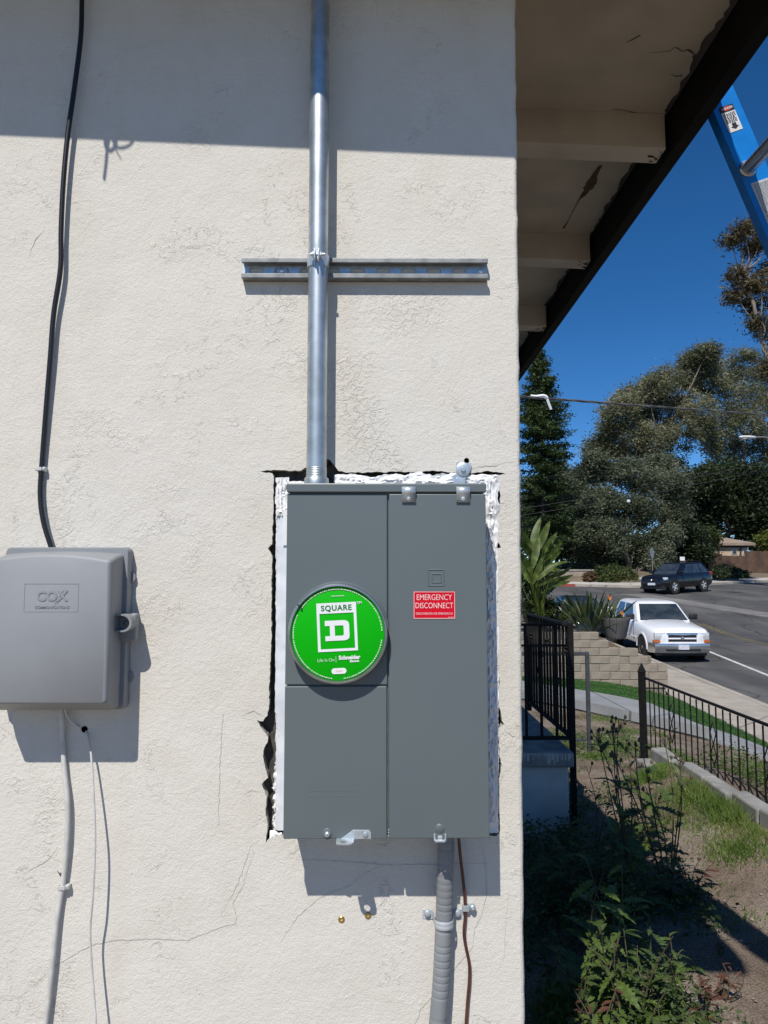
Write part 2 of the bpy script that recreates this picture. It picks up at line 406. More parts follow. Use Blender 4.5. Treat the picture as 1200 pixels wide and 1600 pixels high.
soffit_rib([(939,258),(930,272),(922,290),(912,304),(905,312),(895,330),(887,346),(880,357)], [.012, .026, .034, .022, .006, .004, .004, .009], M['stain'], "peeled_strip")
for pts in ([(1085,85),(1075,78),(1066,80),(1055,74),(1045,80),(1015,82)], [(1066,118),(1056,119),(1047,116)], [(1012,178),(990,176),(975,172),(955,171)], [(1000,55),(980,66),(958,73),(940,82)]):
    soffit_rib(pts, [.008, .005, .003, .001], M['void'], "crack")
k = 0
for y in [1.979 + .745 * i for i in range(-1, 8)]:
    mb = MB(); x0, x1 = CX + .005, .812
    zf = lambda x, t: beam_z(x) + t
    mb.add([(x0, y, zf(x0, 0)), (x1, y, zf(x1, 0)), (x1, y + .076, zf(x1, 0)), (x0, y + .076, zf(x0, 0)),
            (x0, y, zf(x0, .108)), (x1, y, zf(x1, .108)), (x1, y + .076, zf(x1, .108)), (x0, y + .076, zf(x0, .108))],
           [(0,3,2,1),(4,5,6,7),(0,1,5,4),(1,2,6,5),(2,3,7,6),(3,0,4,7)])
    o = mb.build("rafter", M['rafter'], house)
    bv = o.modifiers.new("edge", 'BEVEL'); bv.width = .004; bv.segments = 2
# fascia along the side and the rake board over the front wall
fz = EYE.z + 1.196
fa = MB().rbox((.826, FYF, fz), (FX, YE, fz + .145), .003).build("fascia_board", M['fascia'], house)
mb = MB(); a = X0; b_ = .8255
mb.add([(a, FYF, rake_z(a)), (b_, FYF, rake_z(b_)), (b_, FYF + .038, rake_z(b_)), (a, FYF + .038, rake_z(a)),
        (a, FYF, rake_z(a) + .115), (b_, FYF, rake_z(b_) + .115), (b_, FYF + .038, rake_z(b_) + .115), (a, FYF + .038, rake_z(a) + .115)],
       [(0,3,2,1),(4,5,6,7),(0,1,5,4),(1,2,6,5),(2,3,7,6),(3,0,4,7)])
mb.build("rake_board", M['fascia'], house)
# paint chips on the fascia beside the rafter ends
mb = MB()
for y in [1.979 + .745 * i for i in range(0, 4)]:
    for _ in range(16):
        x = .812 - abs(rj.gauss(0, .018)); yy = y + rj.uniform(.0, .074); s = rj.uniform(.001, .005)
        mb.add([(x - s * 2, yy - s, beam_z(x) - .0012), (x + s * 2, yy - s * .6, beam_z(x) - .0012), (x + s, yy + s, beam_z(x) - .0012), (x - s, yy + s * .7, beam_z(x) - .0012)], [(0, 1, 2, 3)])
mb.build("paint_chips", M['fascia'], house)["kind"] = "stuff"
# looped wire end hanging from the rake board: seen only by its shadow on the wall
def caster(px, py, y=FYF - .012):
    p = W(px, py, WY); return p - SUN * ((p.y - y) / SUN.y)
mb = MB()
mb.tube(catmull([caster(*p) for p in ((176,190),(166,215),(165,228),(173,236),(181,226),(180,214),(172,214),(168,232),(166,255),(163,280))], 6), .0034, 7)
mb.tube(catmull([caster(*p) for p in ((178,196),(176,216),(182,230),(197,230),(208,220),(212,196))], 6), .0026, 7)
mb.tube(catmull([caster(*p) for p in ((172,200),(178,225),(184,240),(189,248))], 6), .0014, 6)
o = mb.build("wire_loop", M['black_rub'], None, True, base=caster(176, 190))
tag(o, "knotted black wire end hanging from the eave, seen as a looped shadow", "wire")

# ================================================================== METER PANEL
FY = WY - .102
def F(px, py, dy=0.0): return W(px, py, FY + dy)
xl = (F(447, 757).x + F(443.5, 1311).x) / 2; xr = (F(757.5, 757).x + F(766.5, 1309).x) / 2
zt = F(600, 755.5).z; zb = F(600, 1310.5).z
panel = thing("meter_panel", "grey metal electrical meter panel with round green meter cover", "meter panel", ((xl + xr) / 2, WY, zb))
MB().rbox((xl + .004, FY + .006, zb + .004), (xr - .004, WY + .04, zt - .004), .003).build("enclosure", M['panel'], panel)
seam_x = F(606.5, 1000).x; seam_z = F(520, 1071).z; cap_z = F(600, 769.5).z
MB().rbox((xl, FY - .005, cap_z), (xr + .0005, FY + .05, zt), .002).build("top_cap", M['panel'], panel)
MB().rbox((xl + .0005, FY, seam_z + .0012), (seam_x - .0016, FY + .02, cap_z - .0026), .0016).build("upper_cover", M['panel'], panel)
low = MB().rbox((xl + .0005, FY - .001, zb), (seam_x - .0024, FY + .02, seam_z - .0012), .0016).build("lower_cover", M['panel'], panel)
door = MB().rbox((seam_x + .0016, FY - .003, zb + .001), (xr - .0005, FY + .02, cap_z - .0030), .0016).build("door", M['panel'], panel)
MB().box((seam_x - .004, FY + .0155, zb + .006), (seam_x + .004, FY + .0165, cap_z)).build("seam_shadow_strip", M['panel_dark'], panel)
# galvanized edge that shows in the lower seam
MB().box((seam_x - .0015, FY + .004, zb + .006), (seam_x - .0002, FY + .010, seam_z - .01)).build("door_stop", M['galv_dull'], panel)
# faint embossing on the lower cover
mb = MB()
for r_ in range(2):
    x = F(482, 1240).x
    while x < F(560, 1240).x:
        w = rj.uniform(.003, .008); z = F(500, 1236 + 9 * r_).z
        mb.rbox((x, FY - .00125, z), (x + w, FY, z + .0025), .0001, 1); x += w + .003
mb.build("embossed_note", M['panel'], low)
# hinge clips
def hinge(px):
    c = F(px, 772, -.006); root = None
    w = .0125; mb = MB()
    prof = [(.016, .001), (.013, -.006), (.008, -.0085), (.003, -.006), (0, -.0035), (-.013, -.0035)]
    P = [(z, y) for z, y in prof]
    for (z, y) in P: mb.v += [Vector((c.x - w, FY + y - .002, c.z + z - .002)), Vector((c.x + w, FY + y - .002, c.z + z - .002))]
    for i in range(len(P) - 1): mb.f.append((2 * i, 2 * i + 1, 2 * i + 3, 2 * i + 2))
    h = mb.build("hinge_clip", M['zinc'], panel, True)
    so_ = h.modifiers.new("t", 'SOLIDIFY'); so_.thickness = .0014; so_.offset = 1
    p = Vector((c.x, FY - .0055, c.z - .009))
    MB().lathe(p, (0, -1, 0), [(.0042, 0), (.0042, .001), (.003, .003), (.0012, .0034), (.0012, .0020), (0, .0020)], 16).build("screw", M['zinc'], h, True)
hinge(638.5); hinge(723.5)
# embossed square mark on the door
c = F(681.5, 902.5, -.003); u = .0148
def frame_mb(cx, cz, hw, hh, t, y0, y1):
    mb = MB()
    mb.rbox((cx - hw, y0, cz + hh - t), (cx + hw, y1, cz + hh), .0007, 2); mb.rbox((cx - hw, y0, cz - hh), (cx + hw, y1, cz - hh + t), .0007, 2)
    mb.rbox((cx - hw, y0, cz - hh + t), (cx - hw + t, y1, cz + hh - t), .0007, 2); mb.rbox((cx + hw - t, y0, cz - hh + t), (cx + hw, y1, cz + hh - t), .0007, 2)
    return mb
mb = frame_mb(c.x, c.z, .0150, .0150, .0016, FY - .0042, FY - .002)
q = frame_mb(c.x + .0008, c.z - .001, .0090, .0085, .0018, FY - .0042, FY - .002); mb.add(q.v, q.f)
mb.build("embossed_mark", M['panel'], door)
# red warning sticker
a = F(646, 924, -.0036); b_ = F(711.5, 967, -.0036)
st = MB().box((a.x, FY - .0037, b_.z), (b_.x, FY - .0029, a.z)).build("warning_sticker", M['red'], door)
sw, sh_ = b_.x - a.x, a.z - b_.z; cx, cz = (a.x + b_.x) / 2, (a.z + b_.z) / 2; sy = FY - .0040
mb = MB(); t = .0008; hw, hh = sw / 2 - .0006, sh_ / 2 - .0006
for lo, hi in (((-hw, hh - t), (hw, hh)), ((-hw, -hh), (hw, -hh + t)), ((-hw, -hh + t), (-hw + t, hh - t)), ((hw - t, -hh + t), (hw, hh - t))):
    mb.add([(cx + lo[0], sy, cz + lo[1]), (cx + hi[0], sy, cz + lo[1]), (cx + hi[0], sy, cz + hi[1]), (cx + lo[0], sy, cz + hi[1])], [(0, 1, 2, 3)])
def fit(mb, x0, x1):
    xs = [v.x for v in mb.v]; a_, c_ = min(xs), max(xs)
    for v in mb.v: v.x = x0 + (v.x - a_) * (x1 - x0) / (c_ - a_)
    return mb
for txt, dz, size, bold, f in (("EMERGENCY", .0135, .0145, -.00012, .84), ("DISCONNECT", -.0012, .0145, -.00012, .90), ("DESCONEXIÓN DE EMERGENCIA", -.0152, .0056, -.00005, .88)):
    q = text_mesh(txt, size, on_wall(cx, sy, cz + dz), bold); fit(q, cx - sw / 2 * f, cx + sw / 2 * f); mb.add(q.v, q.f)
for i in range(5):
    x = cx + hw - .012 + i * .002; mb.add([(x, sy, cz - hh + .002), (x + .0014, sy, cz - hh + .002), (x + .0014, sy, cz - hh + .0028), (x, sy, cz - hh + .0028)], [(0, 1, 2, 3)])
M['stickerprint'] = pmat('sticker_print', (.88, .76, .74), None, 20, .45)
mb.build("lettering", M['stickerprint'], door)
# meter ring and green cover
RQ = .026
mc = W(527.5, 990.5, FY - RQ); ro = 77.3 / FPX * (FY - RQ); rg = 72.0 / FPX * (FY - RQ)
MB().lathe((mc.x, FY, mc.z), (0, -1, 0), [(ro * 1.045, -.0008), (ro * 1.04, .0010), (ro * 1.02, .0028), (ro * .9, .0034)], 72, cap=False).build("cover_dome", M['panel'], panel, True)
ringc = (mc.x, FY, mc.z)
M['ring'] = pmat('ring_metal', (.42, .42, .44), (.30, .30, .32), 30, .34, .85, rvar=.05)
ring = MB().lathe(ringc, (0, -1, 0), [(ro * .95, .002), (ro * .985, .006), (ro * .99, .014), (ro, .016), (ro, RQ - .002), (ro * .985, RQ), (ro * .955, RQ + .0005), (ro * .935, RQ - .0025), (ro * .930, RQ - .006)], 96, cap=False).build("meter_ring", M['ring'], panel, True)
an = R(180 - 36); jx, jz = math.cos(an), math.sin(an)
q = MB().rbox((-.006, -.004, -.0010), (.003, .0045, .0010), .0007); q.xf(Matrix.Translation((mc.x + jx * ro * .965, FY - RQ + .002, mc.z + jz * ro * .965)) @ Matrix.Rotation(-(an), 4, 'Y'))
q.build("ring_joint", M['black_rub'], ring)
MB().lathe(ringc, (0, -1, 0), [(ro * .935, RQ - .006), (rg * .995, RQ - .0050), (rg * .98, RQ - .0044), (0, RQ - .0040)], 96, cap=False).build("meter_cover", M['green'], panel, True)
cover = bpy.data.objects["meter_cover"]
py_ = FY - RQ + .0031; K = rg / 287.0                     # print: 287 drawing units to the radius
lc = Matrix.Translation((mc.x + (386 - 390) * K, py_, mc.z - (358 - 400) * K)) @ Matrix.Rotation(-R(2.8), 4, 'Y')
def logo(polys, y=0.0):
    mb = MB()
    for poly in polys: mb.add([lc @ Vector((x * K, y, z * K)) for x, z in poly], [tuple(range(len(poly)))])
    return mb
def rect(x0, z0, x1, z1): return [(x0, z0), (x1, z0), (x1, z1), (x0, z1)]
mb = logo([rect(-123, 84, 123, 149), rect(-123, -149, 123, -133), rect(-123, -133, -106, 84), rect(106, -133, 123, 84)])
# block letter D with slab serifs
ou = [(-75, 40), (45, 40), (60, 36), (71, 27), (75, 14), (75, -60), (71, -72), (61, -80), (46, -84), (-75, -84)]
mb2 = logo([[(-75, 40), (-75, 8), (-45, 8), (-15, 8), (34, 8), (45, 40)], [(45, 40), (34, 8), (40, 2), (60, 36)], [(60, 36), (40, 2), (71, 27)], [(71, 27), (40, 2), (75, 14)], [(40, 2), (40, -48), (75, -60), (75, 14)],
             [(75, -60), (40, -48), (71, -72)], [(71, -72), (40, -48), (61, -80)], [(61, -80), (40, -48), (34, -54), (46, -84)], [(34, -54), (-45, -54), (-75, -54), (-75, -84), (46, -84)], [(-45, 8), (-45, -54), (-15, -54), (-15, 8)]])
mb.add(mb2.v, mb2.f)
sqm = lambda dx, dz: lc @ Matrix.Translation((dx * K, 0, dz * K)) @ Matrix(((1,0,0,0),(0,0,-1,0),(0,1,0,0),(0,0,0,1)))
q = text_mesh("TM", 22 * K, sqm(143, 141), .0001); mb.add(q.v, q.f)
def ring_text():                                          # unreadable rim print: short marks
    out = MB(); a_ = 0.0
    def arc(a0, a1, rr, h):
        a_ = a0
        while a_ < a1:
            w = rj.uniform(.6, 2.6)
            P = [(math.cos(R(t)) * r_, math.sin(R(t)) * r_) for t, r_ in ((a_, rr - h), (a_ + w, rr - h), (a_ + w, rr + h), (a_, rr + h))]
            out.add([(mc.x + x * K, py_, mc.z + z * K) for x, z in P], [(0, 1, 2, 3)]); a_ += w + rj.uniform(.5, 1.3)
    arc(4, 62, 274, 3.0); arc(64, 148, 274, 3.2); arc(155, 262, 274, 3.2); arc(278, 352, 274, 3.2)
    for i in range(9):
        x = -40 + i * 9; z = 228 + i * .35; out.add([(mc.x + x * K, py_, mc.z + z * K), (mc.x + (x + 6) * K, py_, mc.z + z * K), (mc.x + (x + 6) * K, py_, mc.z + (z + 6) * K), (mc.x + x * K, py_, mc.z + (z + 6) * K)], [(0, 1, 2, 3)])
    return out
q = ring_text(); q.build("rim_print", M['paleprint'], cover)
q = text_mesh("Life Is On", 27 * K, sqm(-78, -200), 0); fit_ = q; mb3 = MB(); mb3.add(q.v, q.f)
mb3.build("slogan", M['paleprint'], cover)
q = text_mesh("Schneider", 33 * K, sqm(68, -190), .00045); mb.add(q.v, q.f)
q = text_mesh("Electric", 19 * K, sqm(98, -213), .00022); mb.add(q.v, q.f)
q = logo([rect(-16, -216, -14.5, -178)]); mb.add(q.v, q.f)
pill = [(math.cos(R(t)) * 18 + (28 if -90 <= t <= 90 else -28), math.sin(R(t)) * 18 - 269) for t in list(range(-90, 91, 15)) + list(range(91, 270, 15))]
q = logo([pill]); mb.add(q.v, q.f)
mb.build("emblem", M['whiteprint'], cover)
q = text_mesh("SQUARE", 47 * K, sqm(0, 115), .00040, spacing=1.12); q.xf(Matrix.Translation((0, -.0003, 0)))
q.build("emblem_lettering", M['darkgreen'], cover)
mb = MB(); x = -20
while x < 20:
    w = rj.uniform(3, 6); q = logo([rect(x, -274, x + w, -264)], -.0003); mb.add(q.v, q.f); x += w + 1.6
mb.build("small_print", M['pinkprint'], cover)
# hasp, screws, latch
c = F(563, 1303, -.002)
def FP(px, py, dy): return F(px, py, dy)
pl = [(530,1312),(552,1312),(560,1311),(580,1311),(580,1301),(577,1297),(552,1296.5)]
hs = MB().prism(pl, lambda p: F(p[0], p[1], -.0028), lambda p: F(p[0], p[1], -.0010)).build("hasp", M['zinc'], panel)
bvm = hs.modifiers.new("edge", 'BEVEL'); bvm.width = .0006; bvm.segments = 2
# the tongue stands out towards the viewer, with a padlock hole
z0 = F(540, 1312).z; x0, x1 = F(526, 1312).x, F(553, 1312).x
mb = MB(); ring_pts = []
def tongue(hw, ln, y0): rc = .008; return [(-hw, 0), (hw, 0), (hw, ln - rc)] + [(hw - rc + math.cos(R(t)) * rc, ln - rc + math.sin(R(t)) * rc) for t in (22, 45, 68, 90)] + [(-hw + rc + math.cos(R(t)) * rc, ln - rc + math.sin(R(t)) * rc) for t in (90.5, 112, 135, 158)] + [(-hw, ln - rc)]
outp = tongue((x1 - x0) / 2, .024, 0); cxx = (x0 + x1) / 2
bm = bmesh.new()
ov = [bm.verts.new((cxx + x, FY - .002 - y, z0 + .003 - y * .05)) for x, y in outp]
hv = [bm.verts.new((cxx - .002 + math.cos(R(t)) * .0062, FY - .0165 - math.sin(R(t)) * .0045, z0 + .003 - (.0145 + math.sin(R(t)) * .0045) * .05)) for t in range(0, 360, 24)]
ed = [bm.edges.new((L_[i], L_[(i + 1) % len(L_)])) for L_ in (ov, hv) for i in range(len(L_))]
bmesh.ops.triangle_fill(bm, use_beauty=True, edges=ed)
to = MB().bm(bm).build("hasp_tongue", M['zinc'], hs); so_ = to.modifiers.new("t", 'SOLIDIFY'); so_.thickness = .002
MB().lathe(F(571, 1304, -.003), (0, -1, 0), [(.0046, 0), (.0046, .0008), (.0035, .0024), (0, .0030)], 18).build("rivet", M['zinc'], hs, True)
MB().lathe(F(511.5, 1303, -.001), (0, -1, 0), [(.0095, 0), (.0088, .0006), (.0055, .0010), (.0055, .0012)], 20, cap=False).build("screw_dimple", M['panel'], low, True)
MB().lathe(F(511.5, 1303, -.001), (0, -1, 0), [(.0052, 0), (.0052, .001), (.0048, .0042), (.003, .0060), (.0012, .0062), (.0012, .004), (0, .004)], 18).build("screw", M['zinc'], low, True)
c = F(687.5, 1308, -.003); q = MB()
q.rbox((c.x - .011, FY - .0055, c.z - .006), (c.x - .008, FY - .002, c.z + .006), .0008); q.rbox((c.x + .008, FY - .0055, c.z - .006), (c.x + .011, FY - .002, c.z + .006), .0008)
q.rbox((c.x - .009, FY - .010, c.z - .007), (c.x + .009, FY - .002, c.z - .003), .001); q.rbox((c.x - .004, FY - .008, c.z - .005), (c.x + .004, FY - .002, c.z + .003), .001)
q.build("door_latch", M['zinc'], door)
MB().lathe((c.x, FY - .0025, c.z + .014), (0, -1, 0), [(.011, -.002), (.008, .0012), (.004, .0022), (0, .0026)], 20).build("latch_bulge", M['panel'], door, True)
q = MB()
for dz in (.006, .011, .016): q.lathe((seam_x + .0006, FY - .0012, zb + dz), (0, -1, 0), [(.0014, 0), (.001, .002), (0, .0024)], 10)
q.build("seam_rivets", M['zinc'], low, True)
# mounting lug with its screw above the cap
lug = MB(); P = [(704,757),(707,744),(713,740),(713,723),(716,722),(736,724),(735,737),(727,748),(727,757)]
lug = MB().prism(P, lambda p: W(p[0], p[1], WY - .006), lambda p: W(p[0], p[1], WY - .003)).build("mounting_lug", M['zinc'], panel)
s_ = MB().lathe(W(723.5, 733.5, WY - .006), (0, -1, 0), [(.0140, 0), (.0140, .0016), (.0132, .0022), (.005, .0024), (.005, .005), (.0042, .0062), (0, .0064)], 28).build("lug_screw", M['zinc'], lug, True)
# side flange and the sealant squeezed round the panel
fl = MB(); zs = [W(440, p).z for p in range(800, 1302, 6)]
for i, z in enumerate(zs):
    xo = W(430.5 + rj.uniform(-.5, .8) + (3.2 if i > len(zs) * .62 else 0), 1000, WY + .004).x
    fl.v += [Vector((xo, WY + .004 + rj.uniform(0, .0015), z)), Vector((xo + .008, WY + .0015 + rj.uniform(0, .001), z)), Vector((xl + .006, WY - .001, z))]
for i in range(len(zs) - 1):
    for k in range(2): fl.f.append((3 * i + k, 3 * i + k + 1, 3 * i + 4 + k, 3 * i + 3 + k))
fl.build("side_flange", M['flash'], panel, True)
MB().box((W(441.5, 900).x, WY - .003, W(440, 852).z - 0), (xl + .002, WY - .0022, W(440, 797).z)).build("paper_label", M['whiteprint'], panel)
from mathutils import noise as mnoise
def sealant(path, inner, outer, y_in, y_out, amp, seed, name="sealant", n_across=16, gaps=0.0):
    """path: list of t; inner/outer: functions t -> (px,py) on the wall"""
    mb = MB(); m = len(path); r = random.Random(seed)
    for i, t in enumerate(path):
        a_ = inner(t); b_ = outer(t)
        for k in range(n_across):
            u = k / (n_across - 1); px = a_[0] + (b_[0] - a_[0]) * u; py = a_[1] + (b_[1] - a_[1]) * u
            along = py if abs(inner(path[-1])[1] - inner(path[0])[1]) > abs(inner(path[-1])[0] - inner(path[0])[0]) else px; acr = px if along == py else py
            sw_ = mnoise.noise((along * .05, acr * .05, seed * 1.0)) * 6
            nn = .9 * mnoise.noise((along * .035 + seed, acr * .10 + sw_ * .12, 0)) + .8 * (1 - 2 * abs(mnoise.noise((along * .06 + sw_ * .1, acr * .20, seed + 3.0)))) ** 3 + .15 * abs(mnoise.noise((px * .2, py * .2, seed + 4.0)))
            lip = math.sin(math.pi * min(max(u, .02), .98)) ** .5
            y = WY + y_in + (y_out - y_in) * u - amp * nn * lip
            p = W(px, py, WY); p.y = y; mb.v.append(p)
    for i in range(m - 1):
        for k in range(n_across - 1): mb.f.append((i * n_across + k, i * n_across + k + 1, (i + 1) * n_across + k + 1, (i + 1) * n_across + k))
    return mb.build(name, M['caulk'], panel, True)
nz2 = lambda v, s: mnoise.noise((v, s, .5))
lin = lambda a_, b_, n: [a_ + (b_ - a_) * i / (n - 1) for i in range(n)]
sealant(lin(522, 762, 120), lambda t: (t, 775), lambda t: (t, 741 + 4.5 * nz2(t * .035, 1) + 2.5 * nz2(t * .15, 2) - (3 if 640 < t < 660 else 0)), -.003, .000, .0085, 11)
sealant(lin(440, 492, 36), lambda t: (t, 775), lambda t: (t, 750 + 4 * nz2(t * .09, 5)), .002, .010, .006, 17)
sealant(lin(742, 1300, 220), lambda t: (748, t), lambda t: (778.5 + (5 if t < 815 else 0) * abs(nz2(t * .04, 8)) + 2.0 * nz2(t * .05, 3) + 1.2 * nz2(t * .3, 4), t), -.003, .000, .008, 23)
sealant(lin(746, 806, 40), lambda t: (452, t), lambda t: (430.5 + 3 * nz2(t * .09, 6) + 1.5 * nz2(t * .3, 4), t), -.002, .004, .006, 31)
sealant(lin(1190, 1300, 60), lambda t: (437, t), lambda t: (426.5 + 5 * nz2(t * .12, 6) + 2.5 * nz2(t * .4, 4), t), .006, .016, .007, 37)
sealant(lin(806, 1190, 140), lambda t: (436, t), lambda t: (430.0 + 1.6 * nz2(t * .07, 6) + 1.2 * nz2(t * .3, 4), t), .004, .010, .005, 41, n_across=6)
sealant(lin(421, 440, 20), lambda t: (t, 1314), lambda t: (t, 1300 + 6 * nz2(t * .2, 2)), .002, .006, .005, 43, n_across=7)

# ================================================================== CONDUIT, STRUT, CABLES
PC = WY - .0405; PR = .0192
pb = W(494.5, 735, PC); px_ = pb.x
cond = thing("metal_conduit", "shiny galvanized steel conduit pipe running up the wall from the panel", "conduit", (px_, PC, zt))
ripple = []
MB().tube([(px_, PC, zt + .010), (px_, PC, EYE.z + 1.32)], PR, 40).build("pipe", M['galv'], cond, True)
q = MB().lathe((px_, PC, zt), (0, 0, 1), [(.026, .0), (.026, .003), (PR + .0042, .004), (PR + .0042, .016), (PR + .003, .018), (PR + .0005, .0185)], 40)
q.build("connector", M['galv'], cond, True)
q = MB()
for i in range(6): q.lathe((px_, PC, zt + .019 + i * .0032), (0, 0, 1), [(PR, 0), (PR + .0007, .0009), (PR + .0007, .0016), (PR, .0025)], 36, cap=False)
q.build("thread", M['galv'], cond, True)
# strut channel
SD = .0205
sa, sb = W(377.5, 402.5, WY - SD), W(762.5, 403.5, WY - SD)
sx0, sx1 = sa.x, sb.x; sz1 = (sa.z + sb.z) / 2; sz0 = sz1 - .0413; szc = (sz0 + sz1) / 2
strut = thing("strut_channel", "slotted grey steel strut channel fixed across the wall behind the conduit", "strut", ((sx0 + sx1) / 2, WY, sz0))
bm = bmesh.new(); rect_ = [bm.verts.new(p) for p in ((sx0, WY - .0028, sz0), (sx1, WY - .0028, sz0), (sx1, WY - .0028, sz1), (sx0, WY - .0028, sz1))]
loops = [rect_]; x = sx0 + .027
while x < sx1 - .02:
    lp = []
    for t in list(range(-90, 91, 30)) + list(range(90, 271, 30)):
        cx_ = x + (.0085 if -90 <= t < 90 or (t == 90 and len(lp) < 7) else -.0085)
        lp.append(bm.verts.new((cx_ + math.cos(R(t)) * .0068, WY - .0028, szc + math.sin(R(t)) * .0068)))
    loops.append(lp); x += .0508
ed = [bm.edges.new((L_[i], L_[(i + 1) % len(L_)])) for L_ in loops for i in range(len(L_))]
bmesh.ops.triangle_fill(bm, use_beauty=True, edges=ed)
o = MB().bm(bm).build("back_plate", M['zinc'], strut); s_ = o.modifiers.new("t", 'SOLIDIFY'); s_.thickness = .0022; s_.offset = 0
q = MB().rbox((sx0, WY - SD, sz1 - .0024), (sx1, WY - .001, sz1), .0008); q.rbox((sx0, WY - SD - .0002, sz1 - .0095), (sx1, WY - SD + .0022, sz1 - .0004), .001); q.rbox((sx0, WY - SD + .002, sz1 - .0095), (sx1, WY - SD + .0065, sz1 - .0072), .0008)
q.build("upper_flange", M['galv_dull'], strut)
q = MB().rbox((sx0, WY - SD, sz0), (sx1, WY - .001, sz0 + .0024), .0008); q.rbox((sx0, WY - SD - .0002, sz0 + .0004), (sx1, WY - SD + .0022, sz0 + .0095), .001); q.rbox((sx0, WY - SD + .002, sz0 + .0072), (sx1, WY - SD + .0065, sz0 + .0095), .0008)
q.build("lower_flange", M['galv_dull'], strut)
for p in (441, 751):
    c = W(p, 420, WY - .004)
    MB().lathe((c.x, WY - .0039, szc), (0, -1, 0), [(.0098, 0), (.0098, .0014), (.0055, .0016), (.0055, .005), (.004, .0062), (0, .0064)], 20).build("screw", M['zinc'], strut, True)
# clamp
zc = W(498, 403.5, PC - PR).z
clamp = thing("pipe_clamp", "bolted zinc strap clamp holding the conduit to the strut channel", "clamp", (px_, PC, zc - .014))
for sgn in (-1, 1):
    q = MB(); A0, A1 = (8, 172) if sgn > 0 else (188, 352)
    prof = [(PR + .0003, -.0125), (PR + .0022, -.0125), (PR + .0026, 0), (PR + .0022, .0125), (PR + .0003, .0125)]
    n = 20; k = n + 1; b0 = len(q.v)
    for (r_, h) in prof:
        for i in range(k):
            t = -90 + sgn * (10 + 160 * i / n); q.v.append(Vector((px_ + math.cos(R(t)) * r_, PC + math.sin(R(t)) * r_, zc + h)))
    for j in range(4):
        for i in range(n): q.f.append((b0 + j * k + i, b0 + j * k + i + 1, b0 + (j + 1) * k + i + 1, b0 + (j + 1) * k + i))
    x_ = px_ + sgn * .0038
    q.rbox((x_ - .0012, PC - PR - .018, zc - .0085), (x_ + .0012, PC - PR + .003, zc + .0125), .0008)
    q.build("clamp_half", M['zinc'], clamp, True)
q = MB().cyl((px_ - .013, PC - PR - .010, zc + .003), (px_ + .015, PC - PR - .010, zc + .003), .0029, n=12)
q.lathe((px_ + .005, PC - PR - .010, zc + .003), (1, 0, 0), [(.0058, 0), (.0058, .004), (0, .004)], 6); q.lathe((px_ - .0052, PC - PR - .010, zc + .003), (-1, 0, 0), [(.0062, 0), (.0055, .004), (0, .0045)], 14)
q.build("bolt", M['zinc'], clamp, True)
# black coaxial drop
def wall_path(pts, n=8): return catmull([W(x, y, WY - o) for x, y, o in pts], n)
up_x = W(129, -40).x
P = [(131,-330,.02),(130,-150,.018),(128,0,.017),(126,60,.016),(116,140,.016),(106,210,.016),(99,285,.016),(95.5,360,.015),(94.5,420,.014),(84,490,.013),(78.5,560,.012),(72,640,.010),(66,720,.008),(63,772,.010),(68,815,.014),(81,858,.016)]
o = MB().tube(wall_path(P), .0050, 10).build("black_cable", M['black_rub'], None, True, base=W(81, 858, WY - .016))
tag(o, "black coaxial cable running down the wall into the grey utility box", "cable")
def cable_clip(px, py, off, mat, label, side=1, s=1.0, group=None):
    c = W(px, py, WY); t = thing("cable_clip", label, "clip", (c.x, WY, c.z))
    q = MB().rbox((c.x - .007 * s, WY - .014 * s, c.z - .0035 * s), (c.x + .006 * s, WY - .0125 * s, c.z + .0035 * s), .001)
    q.rbox((c.x - .0075 * s, WY - .014 * s, c.z - .0035 * s), (c.x - .006 * s, WY, c.z + .0035 * s), .0007)
    q.rbox((c.x + .0045 * s, WY - .012 * s, c.z - .0045 * s), (c.x + .0125 * s, WY, c.z + .0045 * s), .002)
    q.build("saddle", mat, t)
    MB().lathe((c.x + .0085 * s, WY - .012 * s, c.z), (0, -1, 0), [(.003 * s, 0), (.0025 * s, .0012), (0, .0016)], 12).build("nail", M['zinc'], t, True)
    return t
cable_clip(65, 734, .01, M['white_wire'], "small white clip nailed over the black coaxial cable")
# cable utility box
bx1 = W(198, 980, WY - .026).x; bx0 = -.712
bz1 = W(150, 855, WY - .026).z; bz0 = W(150, 1109, WY - .026).z
cbox = thing("utility_box", "grey plastic cable company utility box with a domed embossed lid", "utility box", ((bx0 + bx1) / 2, WY, bz0))
def rrect(x0, z0, x1, z1, r, arch=0.0, n=5, m=14):
    P = []
    for (cx, cz, a0) in ((x1 - r, z0 + r, -90), ):
        P += [(cx + r * math.cos(R(a0 + 90 * i / n)), cz + r * math.sin(R(a0 + 90 * i / n))) for i in range(n + 1)]
    P += [(x1 - r + r * math.cos(R(90 * i / n)), z1 - r + r * math.sin(R(90 * i / n))) for i in range(n + 1)]
    for i in range(1, m):
        u = i / m; P.append((x1 - r + (x0 + 2 * r - x1) * u, z1 + arch * (1 - (2 * u - 1) ** 2)))
    P += [(x0 + r + r * math.cos(R(90 + 90 * i / n)), z1 - r + r * math.sin(R(90 + 90 * i / n))) for i in range(n + 1)]
    P += [(x0 + r + r * math.cos(R(180 + 90 * i / n)), z0 + r + r * math.sin(R(180 + 90 * i / n))) for i in range(n + 1)]
    return P
def loft(layers):                                         # [(poly, y)], all polys with the same count
    mb = MB(); n = len(layers[0][0])
    for poly, y in layers: mb.v += [Vector((p[0], y, p[1])) for p in poly]
    for k in range(len(layers) - 1):
        for i in range(n):
            j = (i + 1) % n; mb.f.append((k * n + i, k * n + j, (k + 1) * n + j, (k + 1) * n + i))
    mb.f.append(tuple((len(layers) - 1) * n + i for i in range(n))); mb.f.append(tuple(range(n))[::-1])
    return mb
